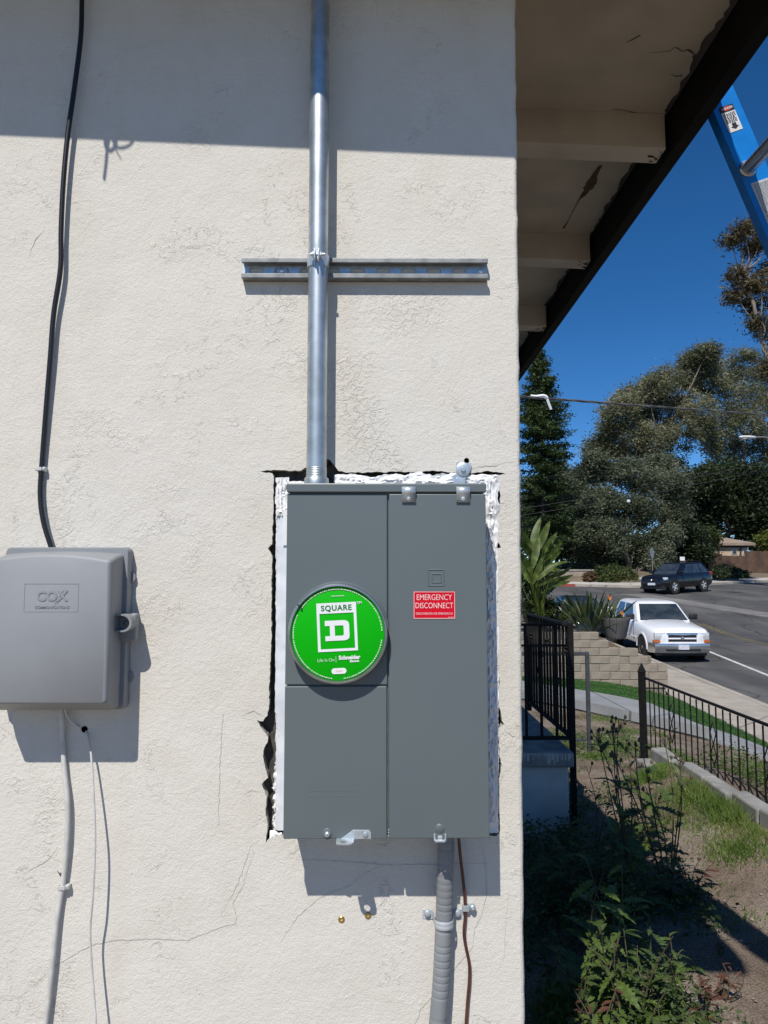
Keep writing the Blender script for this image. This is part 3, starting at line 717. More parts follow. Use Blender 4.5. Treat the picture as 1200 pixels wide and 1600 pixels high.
loft([(rrect(bx0, bz0, bx1, bz1, .010), WY - .001), (rrect(bx0, bz0, bx1, bz1, .010), WY - .022), (rrect(bx0 + .002, bz0 + .002, bx1 - .002, bz1 - .002, .009), WY - .026)]).build("box_base", M['cable_box'], cbox, True)
fx1 = W(171, 980, WY - .094).x; ftop = W(168, 872, WY - .094).z; fbot = W(100, 1101, WY - .094).z; fx0 = bx0 + .008
lid = loft([(rrect(bx0 + .005, bz0 + .003, bx1 - .009, bz1 - .012, .008, .004), WY - .0255), (rrect(bx0 + .006, bz0 + .004, bx1 - .011, bz1 - .016, .008, .006), WY - .050),
            (rrect(fx0, fbot - .001, fx1 - .0005, ftop - .001, .008, .010), WY - .086), (rrect(fx0 + .001, fbot + .0005, fx1 - .002, ftop - .003, .007, .010), WY - .0915), (rrect(fx0 + .005, fbot + .004, fx1 - .006, ftop - .008, .005, .010), WY - .0945)]).build("lid", M['cable_box'], cbox, True)
LYF = WY - .0945
a = W(38.5, 911.5, LYF); b_ = W(122, 956, LYF)
q = frame_mb((a.x + b_.x) / 2, (a.z + b_.z) / 2, (b_.x - a.x) / 2, (a.z - b_.z) / 2, .0011, LYF - .0007, LYF + .001)
cxb, czb = W(82, 934, LYF).x, W(82, 932, LYF).z
t1 = text_mesh("COX", .0240, on_wall(cxb - .001, LYF - .0005, czb), .0009, thick=.0006, spacing=1.05); q.add(t1.v, t1.f)
for k in (0, 1): q.xf(Matrix.Identity(4)); s0 = len(q.v); q.rbox((-.0009, -.0007, -.015), (.0009, .0004, .015), .0004, 1); q.xf(Matrix.Translation((cxb + .012 + .004 * k, LYF, czb - .001)) @ Matrix.Rotation(R(32), 4, 'Y'), s0)
t1 = text_mesh("COMMUNICATIONS", .0068, on_wall(cxb, LYF - .0004, W(82, 949, LYF).z), .00015, thick=.0005); q.add(t1.v, t1.f)
q.build("embossed_lettering", M['cable_box'], lid)
# latch loop on the right side, screw, and mounting ears
q = MB(); lx, lz = bx1 - .006, W(190, 972, WY - .03).z
outer_ = [(-.012, .0165), (.010, .0165)] + [(.010 + .0165 * math.cos(R(t)), .0165 * math.sin(R(t))) for t in range(75, -90, -15)] + [(.010, -.0165), (-.012, -.0165)]
inner_ = [(-.012, -.0135), (.009, -.0135)] + [(.009 + .0130 * math.cos(R(t)), .0130 * math.sin(R(t))) for t in range(-75, 90, 15)] + [(.009, .0135), (-.012, .0135)]
q.prism([(lx + x, lz + z) for x, z in outer_ + inner_], lambda p: (p[0], WY - .060, p[1]), lambda p: (p[0], WY - .018, p[1]))
lt = q.build("latch_loop", M['cable_box'], cbox)
q = MB().rbox((lx - .010, WY - .034, lz - .036), (lx + .0255, WY - .012, lz + .0165), .005, 3); q.build("latch_block", M['cable_box'], cbox, True)
MB().lathe((lx + .008, WY - .034, lz - .002), (0, -1, 0), [(.0048, 0), (.0048, .003), (.003, .004), (.003, .001), (0, .001)], 16).build("latch_screw", M['galv_dull'], cbox, True)
for (p, w) in ((902, .004), (1058, .004)):
    c = W(198, p, WY - .006)
    q = MB().prism([(bx1 - .006, c.z - .0115)] + [(bx1 - .002 + .0095 * math.cos(R(t)), c.z + .0115 * math.sin(R(t))) for t in range(-90, 91, 15)] + [(bx1 - .006, c.z + .0115)], lambda p_: (p_[0], WY - .009, p_[1]), lambda p_: (p_[0], WY - .001, p_[1]))
    q.build("mounting_ear", M['cable_box'], cbox)
for p in (902, 1058):
    c = W(198, p, WY - .006); q = MB().prism([(bx0 + .006, c.z + .0115)] + [(bx0 + .002 - .0095 * math.cos(R(t)), c.z - .0115 * math.sin(R(t))) for t in range(-90, 91, 15)] + [(bx0 + .006, c.z - .0115)], lambda p_: (p_[0], WY - .009, p_[1]), lambda p_: (p_[0], WY - .001, p_[1]))
    q.build("mounting_ear", M['cable_box'], cbox)
# cables below the box
P = [(95,1098,.016),(97,1130,.012),(98,1160,.008),(101,1205,.009),(105.5,1255,.012),(104.5,1310,.012),(99.5,1372,.009),(94,1405,.008),(88.5,1440,.010),(82.5,1500,.011),(76,1560,.011),(70,1610,.011),(62,1690,.011),(56,1760,.010)]
o = MB().tube(wall_path(P), .0048, 10).build("white_cable", M['white_wire'], None, True, base=W(97, 1160, WY - .01))
tag(o, "thick off white cable hanging below the grey utility box", "cable")
P = [(99,1098,.020),(104,1117,.014),(115,1131,.008),(128,1138,-.002)]
mbw = MB().tube(wall_path(P), .0021, 7)
P = [(133,1139,-.004),(137,1148,.004),(141,1168,.014),(143.5,1195,.022),(147,1260,.034),(148.5,1320,.040),(145,1400,.040),(141,1450,.036),(142,1490,.036),(147,1560,.040),(150,1605,.044),(154,1690,.044),(157,1770,.03)]
mbw.tube(wall_path(P), .0021, 7)
o = mbw.build("thin_wire", M['white_wire'], None, True, base=W(131, 1140, WY - .001))
tag(o, "thin pale wire looping through a hole in the wall below the utility box", "wire")
MB().lathe(W(132, 1139.5, WY - .0008), (0, -1, 0), [(.0062, 0), (0, 0)], 12).build("wire_hole", M['void'], wall)
cable_clip(101, 1383, .01, M['white_wire'], "pale clip nailed over the thick off white cable", s=1.05)
ribbon([(90, 1361), (95, 1366), (94, 1369)], .006, WY - .0008, M['void'], wall, "chip")
# grey flexible conduit under the panel with strap
P = [(697,1290,.034),(696.5,1330,.034),(695,1380,.031),(693.5,1430,.026),(691.5,1480,.026),(689,1530,.028),(685,1580,.030),(678,1650,.032),(672,1720,.032),(668,1790,.032)]
path = wall_path(P, 24); rad = []
acc = 0.0
for i, p in enumerate(path):
    if i: acc += (path[i] - path[i - 1]).length
    ph = (acc / .0125) % 1.0; rad.append(.0152 - (.0009 if ph < .12 else 0.0))
flexc = thing("flexible_conduit", "grey ribbed flexible conduit dropping from under the meter panel", "conduit", path[-1])
MB().tube(path, rad, 22).build("hose", M['grey_flex'], flexc, True)
MB().lathe(path[0] + Vector((0, 0, -.012)), (0, 0, 1), [(.021, 0), (.021, .012), (.018, .02), (.018, .04)], 20).build("fitting", M['grey_flex'], flexc, True)
sp = W(691, 1428, WY); t = thing("conduit_strap", "pale grey two hole strap holding the grey flexible conduit", "strap", (sp.x, WY, sp.z))
hc = W(693.5, 1430, WY - .026); q = MB(); prof = []
for i in range(13):
    an = R(-8 - 164 * i / 12); prof.append((hc.x + math.cos(an) * .0168, WY - .026 + math.sin(an) * .0168 * 1.0))
prof = [(hc.x + .036, WY - .0015), (hc.x + .019, WY - .0025), (hc.x + .0172, WY - .012)] + prof + [(hc.x - .0172, WY - .012), (hc.x - .019, WY - .0025), (hc.x - .037, WY - .0015)]
for (x, y) in prof:
    for (dz, e) in ((-.0075, 0), (-.006, .0009), (-.0015, .0009), (0, .0004), (.0015, .0009), (.006, .0009), (.0075, 0)):
        c_ = Vector((x - hc.x, y - (WY - .026), 0)); c_ = c_.normalized() * e; q.v.append(Vector((x + c_.x, y + c_.y, sp.z + dz - (.004 if abs(x - hc.x) < .017 else 0))))
for i in range(len(prof) - 1):
    for k in range(6): q.f.append((i * 7 + k, i * 7 + k + 1, (i + 1) * 7 + k + 1, (i + 1) * 7 + k))
M['strap'] = pmat('strap_paint', (.50, .52, .54), (.42, .44, .46), 30, .45, .2)
q.build("band", M['strap'], t, True)
for dx in (-.0285, .0275):
    s_ = MB().lathe((hc.x + dx, WY - .002, sp.z + .003), (0, -1, 0), [(.0066, -.001), (.0066, .0014), (.0050, .0018), (.0055, .005), (.0038, .006), (0, .0062)], 20).build("screw", M['zinc'], t, True)
# brown ground wire and its clip
P = [(716,1300,.05),(719,1335,.034),(723,1370,.016),(726,1400,.008),(727,1430,.006),(725,1455,.007),(727,1475,.007),(733,1505,.007),(733.5,1530,.007),(731,1560,.007),(728,1605,.007),(725,1690,.007),(723,1780,.007)]
o = MB().tube(wall_path(P), .0030, 9).build("ground_wire", M['ground_wire'], None, True, base=W(723, 1780, WY - .007))
tag(o, "brown ground wire running down the wall beside the grey flexible conduit", "wire")
c = W(727, 1416, WY); t = thing("wire_clip", "small zinc one hole clip pinning the brown ground wire", "clip", (c.x, WY, c.z))
MB().rbox((c.x - .006, WY - .011, c.z - .0055), (c.x + .006, WY - .0095, c.z + .0055), .001).rbox((c.x - .0068, WY - .011, c.z - .0055), (c.x - .0052, WY, c.z + .0055), .0007).rbox((c.x + .004, WY - .0095, c.z - .0045), (c.x + .016, WY - .0005, c.z + .006), .002).build("saddle", M['zinc'], t)
MB().lathe((c.x + .0125, WY - .009, c.z + .002), (0, -1, 0), [(.0062, 0), (.0062, .001), (.0045, .004), (.002, .005), (0, .004)], 14).build("screw", M['zinc'], t, True)
# brass anchors
for (px, py, w) in ((533.5, 1436.5, "left"), (575, 1430.5, "right")):
    c = W(px, py, WY)
    t = MB().lathe(c, (0, -1, 0), [(.0062, -.001), (.0062, .001), (.0048, .0022), (.0028, .0022), (.0022, -.0005), (0, -.0008)], 18)
    o = t.build("wall_anchor", M['brass'], None, True, base=c)
    tag(o, "brass screw anchor in the stucco below the panel, the %s one of two" % w, "anchor", "brass anchors below the panel")

# ================================================================== TERRAIN AND STREET
_k = np.array([(-200,-4.0),(-20,-2.7),(-5,-1.9),(5,-1.46),(10,-1.23),(15,-1.06),(20,-.89),(28,-.58),(34,.02),(41,.72),(48,1.15),(60,1.60),(90,2.1),(160,2.6),(900,2.6)])
_ys = np.linspace(-60, 160, 881); _zs = np.interp(_ys, _k[:, 0], _k[:, 1])
_w = np.hanning(19); _w /= _w.sum(); _zs = np.convolve(np.pad(_zs, 9, mode='edge'), _w, 'valid')
def rz(y): return float(np.interp(y, _ys, _zs))
ctrl = [(-6,-3,0),(-6,6,0),(-3,1.4,0),(.3,1.4,0),(.9,1.4,0),(1.5,1.4,0),(2.2,1.0,0.02),(3.5,.5,-.2),(-3,10,0),(.3,3,0),(.9,3,.0),(1.5,3.2,.0),(.6,5,0),(1.3,5,0),(1.5,4.4,.02),(1.7,6,0),(1.9,6.7,-.02),
        (1.9,4.0,.08),(1.9,5.0,.10),(2.28,3.2,.14),(2.28,4.2,.20),(2.28,5.0,.23),(2.28,5.8,.23),(2.42,6.6,0.0),(2.0,6.0,.06),(2.6,3.2,.16),(2.6,4.4,.24),(2.6,5.6,.24),(2.75,6.7,-.02),(3.2,5.0,.03),(3.6,3.5,-.12),
        (2.1,7.6,-.10),(2.0,8.6,-.20),(2.7,8.0,-.16),(2.6,9.3,-.30),(3.4,7.5,-.24),(3.6,9.0,-.36),(4.4,8.5,-.52),(1.0,8.5,-.12),(.5,11,-.28),(3,10.6,-.42),(3,12,-.44),(4,10.4,-.48),(4,11.6,-.50),(5,10.2,-.62),(5,11.3,-.62),
        (3,13.5,-.48),(5,13.5,-.62),(4.4,16.3,-.58),(2.5,16.3,-.48),(0,16.3,-.4),(-6,16.3,-.4),(5.6,16.2,-.74)]
ctrl += [(6.34, y, rz(y) + .115) for y in np.arange(-3, 16.5, 1.7)]
ctrl = np.array(ctrl, float)
def tps_fit(c):
    n = len(c); d = np.hypot(c[:, None, 0] - c[None, :, 0], c[:, None, 1] - c[None, :, 1])
    K = np.where(d > 0, d * d * np.log(d + 1e-12), 0) + np.eye(n) * .02
    P = np.c_[np.ones(n), c[:, :2]]; A = np.block([[K, P], [P.T, np.zeros((3, 3))]])
    return np.linalg.solve(A, np.r_[c[:, 2], 0, 0, 0])
_tw = tps_fit(ctrl)
def yard_np(X, Y):
    d = np.hypot(X[..., None] - ctrl[:, 0], Y[..., None] - ctrl[:, 1])
    return (np.where(d > 0, d * d * np.log(d + 1e-12), 0) * _tw[:len(ctrl)]).sum(-1) + _tw[-3] + _tw[-2] * X + _tw[-1] * Y
def yz(x, y): return float(yard_np(np.array([x]), np.array([y]))[0])
def YG(px, py):                                            # where a pixel's ray meets the yard
    d = ray(px, py); t0 = 1.2 / d.y
    prev = None
    for i in range(400):
        t = (1.2 + i * .04) / d.y; p = EYE + d * t; h = p.z - yz(p.x, p.y)
        if h < 0: return Vector((p.x, p.y, yz(p.x, p.y)))
    return p
def dirt_mat():
    m, N, L, b = nodes("bare_dirt"); b.inputs['Roughness'].default_value = .95; b.inputs['Specular IOR Level'].default_value = .2
    tc = N.new('ShaderNodeTexCoord')
    def noise(sc, det, rough=.55):
        n = N.new('ShaderNodeTexNoise'); n.inputs['Scale'].default_value = sc; n.inputs['Detail'].default_value = det; n.inputs['Roughness'].default_value = rough
        L.new(tc.outputs['Object'], n.inputs['Vector']); return n.outputs['Fac']
    cr = N.new('ShaderNodeValToRGB'); el = cr.color_ramp.elements; el.new(.5)
    for e, (p, c) in zip(el, ((.30, (.130, .092, .066)), (.50, (.265, .205, .155)), (.72, (.42, .36, .295)))): e.position = p; e.color = (*c, 1)
    L.new(noise(1.7, 7, .66), cr.inputs[0])
    mx = N.new('ShaderNodeMix'); mx.data_type = 'RGBA'; mx.blend_type = 'OVERLAY'; mx.inputs[0].default_value = .55
    L.new(cr.outputs[0], mx.inputs[6]); c2 = N.new('ShaderNodeMapRange'); c2.inputs[1].default_value = .3; c2.inputs[2].default_value = .7
    L.new(noise(95, 4, .7), c2.inputs[0]); L.new(c2.outputs[0], mx.inputs[7])
    vo = N.new('ShaderNodeTexVoronoi'); vo.inputs['Scale'].default_value = 62; L.new(tc.outputs['Object'], vo.inputs['Vector'])
    r = N.new('ShaderNodeMapRange'); r.inputs[1].default_value = .10; r.inputs[2].default_value = .22; r.inputs[3].default_value = 1; r.inputs[4].default_value = 0; L.new(vo.outputs['Distance'], r.inputs[0])
    pm = N.new('ShaderNodeMath'); pm.operation = 'MULTIPLY'; L.new(r.outputs[0], pm.inputs[0])
    r2 = N.new('ShaderNodeMapRange'); r2.inputs[1].default_value = .55; r2.inputs[2].default_value = .62; L.new(noise(9, 4), r2.inputs[0]); L.new(r2.outputs[0], pm.inputs[1])
    m3 = N.new('ShaderNodeMix'); m3.data_type = 'RGBA'; m3.inputs[7].default_value = (.36, .33, .29, 1); L.new(pm.outputs[0], m3.inputs[0]); L.new(mx.outputs[2], m3.inputs[6]); L.new(m3.outputs[2], b.inputs['Base Color'])
    ad = N.new('ShaderNodeMath'); ad.operation = 'MULTIPLY_ADD'; ad.inputs[1].default_value = .5; L.new(noise(40, 6, .7), ad.inputs[0]); L.new(noise(130, 3, .7), ad.inputs[2])
    a2 = N.new('ShaderNodeMath'); a2.operation = 'MULTIPLY_ADD'; a2.inputs[1].default_value = .5; L.new(pm.outputs[0], a2.inputs[0]); L.new(ad.outputs[0], a2.inputs[2])
    bp = N.new('ShaderNodeBump'); bp.inputs['Strength'].default_value = 1.0; bp.inputs['Distance'].default_value = .02; L.new(a2.outputs[0], bp.inputs['Height']); L.new(bp.outputs[0], b.inputs['Normal'])
    return m
def asphalt_mat():
    m, N, L, b = nodes("asphalt"); b.inputs['Roughness'].default_value = .85; b.inputs['Specular IOR Level'].default_value = .3
    tc = N.new('ShaderNodeTexCoord')
    mp = N.new('ShaderNodeMapping'); mp.inputs['Scale'].default_value = (1, .18, 1); L.new(tc.outputs['Object'], mp.inputs[0])
    def noise(sc, det, v=None):
        n = N.new('ShaderNodeTexNoise'); n.inputs['Scale'].default_value = sc; n.inputs['Detail'].default_value = det
        L.new((v or tc).outputs['Vector' if v else 'Object'], n.inputs['Vector']); return n.outputs['Fac']
    cr = N.new('ShaderNodeValToRGB'); el = cr.color_ramp.elements; el.new(.5)
    for e, (p, c) in zip(el, ((.32, (.050, .050, .051)), (.5, (.086, .084, .081)), (.68, (.14, .135, .127)))): e.position = p; e.color = (*c, 1)
    a = N.new('ShaderNodeMath'); a.operation = 'MULTIPLY_ADD'; a.inputs[1].default_value = .5; L.new(noise(.9, 5, mp), a.inputs[0])
    s = N.new('ShaderNodeMath'); s.operation = 'MULTIPLY'; s.inputs[1].default_value = .5; L.new(noise(.5, 6), s.inputs[0]); L.new(s.outputs[0], a.inputs[2])
    L.new(a.outputs[0], cr.inputs[0]); L.new(cr.outputs[0], b.inputs['Base Color'])
    vo = N.new('ShaderNodeTexVoronoi'); vo.feature = 'DISTANCE_TO_EDGE'; vo.inputs['Scale'].default_value = .42
    wv = N.new('ShaderNodeMix'); wv.data_type = 'RGBA'; wv.blend_type = 'ADD'; wv.inputs[0].default_value = .5; nz_ = N.new('ShaderNodeTexNoise'); nz_.inputs['Scale'].default_value = 1.6; nz_.inputs['Detail'].default_value = 5
    L.new(tc.outputs['Object'], nz_.inputs['Vector']); L.new(tc.outputs['Object'], wv.inputs[6]); L.new(nz_.outputs['Color'], wv.inputs[7]); L.new(wv.outputs[2], vo.inputs['Vector'])
    rr_ = N.new('ShaderNodeMapRange'); rr_.inputs[1].default_value = .004; rr_.inputs[2].default_value = .014; rr_.inputs[3].default_value = .45; rr_.inputs[4].default_value = 1.0; L.new(vo.outputs['Distance'], rr_.inputs[0])
    mm = N.new('ShaderNodeMix'); mm.data_type = 'RGBA'; mm.blend_type = 'MULTIPLY'; mm.inputs[0].default_value = 1.0; L.new(cr.outputs[0], mm.inputs[6]); L.new(rr_.outputs[0], mm.inputs[7]); L.new(mm.outputs[2], b.inputs['Base Color'])
    bp = N.new('ShaderNodeBump'); bp.inputs['Strength'].default_value = .6; bp.inputs['Distance'].default_value = .01; L.new(noise(70, 4), bp.inputs['Height']); L.new(bp.outputs[0], b.inputs['Normal'])
    return m
M['dirt'] = dirt_mat(); M['asphalt'] = asphalt_mat()
M['concrete'] = pmat('pale_concrete', (.40, .355, .295), (.31, .275, .23), 2.2, .9, 0, .5, 30, detail=7, bdist=.004)
M['walk'] = pmat('grey_walkway_concrete', (.27, .275, .275), (.22, .225, .225), 2.0, .9, 0, .4, 40, detail=7, bdist=.003)
M['gutter'] = pmat('worn_gutter_concrete', (.20, .19, .175), (.13, .125, .12), 1.2, .9, detail=7)
M['farsoil'] = pmat('dry_soil', (.19, .15, .10), (.10, .085, .055), .5, .95, 0, .6, 6, detail=6, bdist=.05)
M['whiteline'] = pmat('white_road_paint', (.62, .62, .60), (.42, .42, .41), 6, .8)
M['yellowline'] = pmat('worn_yellow_paint', (.20, .145, .06), (.11, .098, .075), 2.5, .85)
M['redcurb'] = pmat('red_curb_paint', (.32, .05, .04), (.22, .045, .04), 5, .8)
def grid_mesh(name, xs, ys, fz, mat, kind='structure', smooth=True):
    X, Y = np.meshgrid(xs, ys); Zz = fz(X, Y); V = np.stack([X, Y, Zz], -1).reshape(-1, 3)
    nx, ny = len(xs), len(ys); f = []
    for j in range(ny - 1):
        for i in range(nx - 1): q = j * nx + i; f.append((q, q + 1, q + nx + 1, q + nx))
    me = bpy.data.meshes.new(name); me.from_pydata(V.tolist(), [], f); o = link_mesh(name, me, mat, None, smooth)
    if kind: o['kind'] = kind
    return o
rzn = lambda X, Y, dz=0.0: np.interp(Y, _ys, _zs) + dz
grid_mesh("ground", np.array([-400, -60, -20, 0, 20, 60, 120, 500.]), np.array([-300, -60, -20, 0] + list(range(4, 80, 2)) + [100, 160, 700.]), lambda X, Y: rzn(X, Y, -.35), M['farsoil'])
grid_mesh("road", np.array([-60, 7.0, 10, 14, 20, 40, 90.]), np.arange(-12, 80.1, .75), lambda X, Y: rzn(X, Y), M['asphalt'])
def noise_np(X, Y, s, seed=0):
    return np.array([mnoise.noise((float(a) * s + seed, float(c) * s, seed * 1.7)) for a, c in zip(X.ravel(), Y.ravel())]).reshape(X.shape)
def yard_fz(X, Y):
    Zz = yard_np(X, Y); m = (X > .2) & (X < 3) & (Y < 9) & (Y > 1)
    d = np.zeros_like(Zz); d[m] = noise_np(X[m], Y[m], 3.2, 1) * .022 + noise_np(X[m], Y[m], 11, 5) * .010 + noise_np(X[m], Y[m], 30, 2) * .004
    return Zz + d
xs = np.r_[np.arange(-6, .2, .6), np.arange(.2, 3.2, .035), np.arange(3.2, 6.35, .15), 6.36]
ysg = np.r_[np.arange(-3, 1.2, .5), np.arange(1.2, 8, .045), np.arange(8, 16.3, .15), 16.46]
yard = grid_mesh("yard", xs, ysg, yard_fz, M['dirt'])
# street strips that follow the grade
def strip(name, x0, x1, y0, y1, dz, mat, kind='structure', parent=None, thick=0.0, step=.75):
    n = max(2, int((y1 - y0) / step)); mb = MB()
    for i in range(n + 1):
        y = y0 + (y1 - y0) * i / n; a = x0(y) if callable(x0) else x0; c = x1(y) if callable(x1) else x1
        mb.v += [Vector((a, y, rz(y) + dz)), Vector((c, y, rz(y) + dz)), Vector((c, y, rz(y) + dz - thick)), Vector((a, y, rz(y) + dz - thick))]
    for i in range(n):
        q = 4 * i; mb.f.append((q, q + 1, q + 5, q + 4))
        if thick:
            mb.f += [(q + 1, q + 2, q + 6, q + 5), (q + 2, q + 3, q + 7, q + 6), (q + 3, q, q + 4, q + 7)]
    if thick: mb.f += [(0, 3, 2, 1), (4 * n, 4 * n + 1, 4 * n + 2, 4 * n + 3)]
    o = mb.build(name, mat, parent)
    if parent is None and kind: o['kind'] = kind
    return o
# near pavement: slabs with open joints, kerb in lengths
side = strip("pavement", 6.38, 7.80, -6, 27.5, .10, M['concrete'], thick=.16)
y = 2.0
while y < 27:
    strip("pavement_slab", 6.36 + rj.uniform(0, .01), 7.815, y, y + 1.18, .122 + rj.uniform(-.004, .004), M['concrete'], None, side, thick=.05, step=.6); y += 1.2
kerb = strip("kerb", 7.835, 7.99, -6, 27.5, .105, M['concrete'], thick=.16)
y = 2.0
while y < 27:
    strip("kerb_stone", 7.83, 8.0, y, y + 2.37, .125, M['concrete'], None, kerb, thick=.09, step=.8); y += 2.4
strip("edge_line", lambda y: 10.14 + .1 * (y - 19.3), lambda y: 10.26 + .1 * (y - 19.3), -4, 27, .006, M['whiteline'])
strip("centre_line", 13.25, 13.35, -4, 31, .006, M['yellowline']); strip("centre_line", 13.45, 13.55, -4, 31, .006, M['yellowline'])
def gx(y): return 18.6 + (14.0 - 18.6) * (y - 31) / (41 - 31)
strip("cross_gutter", lambda y: gx(y) - .8, lambda y: gx(y) + .7, 31, 41, .006, M['gutter'])
# far side: kerb, pavement and land behind it
FP_ = [(-40,51),(-10,49),(5,47.6),(11.3,46.6),(14,45.7),(16,45.2),(18,45.7),(21,47.2),(27,51.2),(45,62),(75,79)]
FPc = catmull([(x, y, 0) for x, y in FP_], 6)
def far_loft(name, offs, mat, rise=None):
    mb = MB(); n = len(offs)
    for i, p in enumerate(FPc):
        t = (FPc[min(i + 1, len(FPc) - 1)] - FPc[max(i - 1, 0)]).normalized(); nn = Vector((-t.y, t.x, 0))
        for (o_, dz) in offs:
            q = p + nn * o_; mb.v.append(Vector((q.x, q.y, rz(min(q.y, 60 + .2 * q.y)) + dz)))
    for i in range(len(FPc) - 1):
        for k in range(n - 1): mb.f.append((i * n + k, i * n + k + 1, (i + 1) * n + k + 1, (i + 1) * n + k))
    o = mb.build(name, mat, None, True); o['kind'] = 'structure'; return o
far_loft("far_kerb", [(0, -.05), (0, .14), (.16, .145), (.16, .0)], M['concrete'])
M['far_concrete'] = pmat('bright_concrete', (.50, .47, .42), (.40, .375, .335), 1.5, .9)
far_loft("far_pavement", [(.17, .13), (2.3, .16)], M['far_concrete'])
far_loft("far_bank", [(2.29, .165), (3.0, .45), (7, .8), (16, 1.2), (60, 1.4)], M['farsoil'])
mb = MB()
for i in range(6):
    x = 11.05 + i * .25; y = 46.68 - (x - 11.05) * .33 - .02; mb.v += [Vector((x, y - .012, rz(y) + .0)), Vector((x, y - .012, rz(y) + .155)), Vector((x, y + .17, rz(y) + .157))]
for i in range(5):
    for k in range(2): mb.f.append((3 * i + k, 3 * i + k + 1, 3 * i + 4 + k, 3 * i + 3 + k))
o = mb.build("red_kerb_paint", M['redcurb']); o['kind'] = 'structure'
# right corner of the side street
mb = MB(); P = [(18.4, -12), (18.4, 30), (18.6, 33), (19.3, 35.2), (20.6, 36.6), (24, 38.6), (60, 58), (60, -12)]
mb.prism(P, lambda p: (p[0], p[1], rz(p[1]) + .14), lambda p: (p[0], p[1], rz(p[1]) - .3)); o = mb.build("corner_land", M['farsoil']); o['kind'] = 'structure'
# neighbour's raised yard
mb = MB(); mb.prism([(-14, -.9), (6.2, -.9), (6.2, -.45), (5.9, -.2), (5.4, .12), (4.9, .36), (-14, .36)], lambda p: (p[0], 16.56, p[1]), lambda p: (p[0], 27.2, p[1])); o = mb.build("neighbour_yard", M['farsoil']); o['kind'] = 'structure'
# walkway slabs and lawn in the front garden
walk = MB(); 
def walk_edge(x): return 11.15 - .14 * (x - 3)
def on_yard(poly, dz, nx=10, ny=4):                         # a bent sheet between two curves
    mb = MB(); lo, hi, x0, x1 = poly
    for i in range(nx + 1):
        x = x0 + (x1 - x0) * i / nx
        for k in range(ny + 1):
            y = lo(x) + (hi(x) - lo(x)) * k / ny; mb.v.append(Vector((x, y, yz(x, y) + dz)))
    for i in range(nx):
        for k in range(ny): q = i * (ny + 1) + k; mb.f.append((q, q + ny + 1, q + ny + 2, q + 1))
    return mb
w_lo = lambda x: 11.9 - 1.45 * (x - 3.24); w_hi = lambda x: 13.35 - 1.22 * (x - 3.6)
wk = on_yard((w_lo, w_hi, 1.6, 6.34), .012, 30).build("walkway", M['walk']); wk['kind'] = 'structure'
x = 1.6
while x < 6.3:
    o = on_yard((w_lo, w_hi, x + .008, min(x + .70, 6.33)), .028, 5, 8).build("walkway_slab", M['walk'], wk)
    s_ = o.modifiers.new("t", 'SOLIDIFY'); s_.thickness = .14; s_.offset = -1; x += .716
M['turf'] = pmat('green_turf', (.045, .125, .022), (.03, .085, .015), 14, .9, 0, .8, 160, bdist=.02)
lawn = on_yard((lambda x: w_hi(x) + .02, lambda x: 16.25 - .35 * max(0, x - 5.2) ** 2, 2.2, 6.33), .02, 26, 16).build("lawn", M['turf']); lawn['kind'] = 'structure'

# unseen slab underfoot, added to bounce warm light onto wall and soffit
mb = MB(); mb.box((-6, -7, -.2), (2.4, 1.16, .02)); M['bounce_slab'] = pmat('warm_bounce_colour', (.29, .225, .15), (.23, .18, .12), 2, .9, 0, .4, 30); bounce_slab = mb.build("unseen_bounce_slab", M['bounce_slab']); bounce_slab['kind'] = 'structure'

# ================================================================== LADDER
M['ladder_blue'] = pmat('blue_fiberglass', (.004, .20, .62), (.003, .17, .54), 20, .38, 0, .05, 200)
M['aluminium'] = pmat('aluminium', (.62, .62, .62), (.5, .5, .5), 20, .35, 1.0)
LY = 1.90
A_ = W(1117.5, 180, LY); B_ = W(1214, 406, LY); lu = (A_ - B_).normalized(); lv = Vector((lu.z, 0, -lu.x)); lw = .078
foot = B_ + lu * ((0.0 - B_.z) / lu.z); top_s = (EYE.z + 1.75 - foot.z) / lu.z
ladder = thing("extension_ladder", "blue fiberglass ladder with metal rungs leaning on the eave", "ladder", (foot.x + lv.x * .04, LY - .2, 0))
def LP(s, t, y): p = foot + lu * s + lv * t; return Vector((p.x, y, p.z))
def rail(ys, d):                                             # C-channel: web plus two flanges pointing away from the rungs
    mb = MB()
    def slab(t0, t1, y0, y1):
        b0 = len(mb.v); mb.v += [LP(s, t, y) for s in (0.0, top_s) for (t, y) in ((t0, y0), (t1, y0), (t1, y1), (t0, y1))]
        mb.f.extend([(b0 + 0, b0 + 1, b0 + 2, b0 + 3), (b0 + 7, b0 + 6, b0 + 5, b0 + 4)] + [(b0 + i, b0 + (i + 1) % 4, b0 + 4 + (i + 1) % 4, b0 + 4 + i) for i in range(4)])
    slab(0, lw, ys, ys + d * .004); slab(0, .004, ys + d * .0041, ys + d * .034); slab(lw - .004, lw, ys + d * .0041, ys + d * .034)
    return mb
far_rail = rail(LY, 1).build("rail", M['ladder_blue'], ladder); near_rail = rail(LY - .40, -1).build("rail", M['ladder_blue'], ladder)
rc = W(1168, 264, LY); s_r = (rc - foot).dot(lu); t_r = (rc - foot).dot(lv); s = s_r % .305
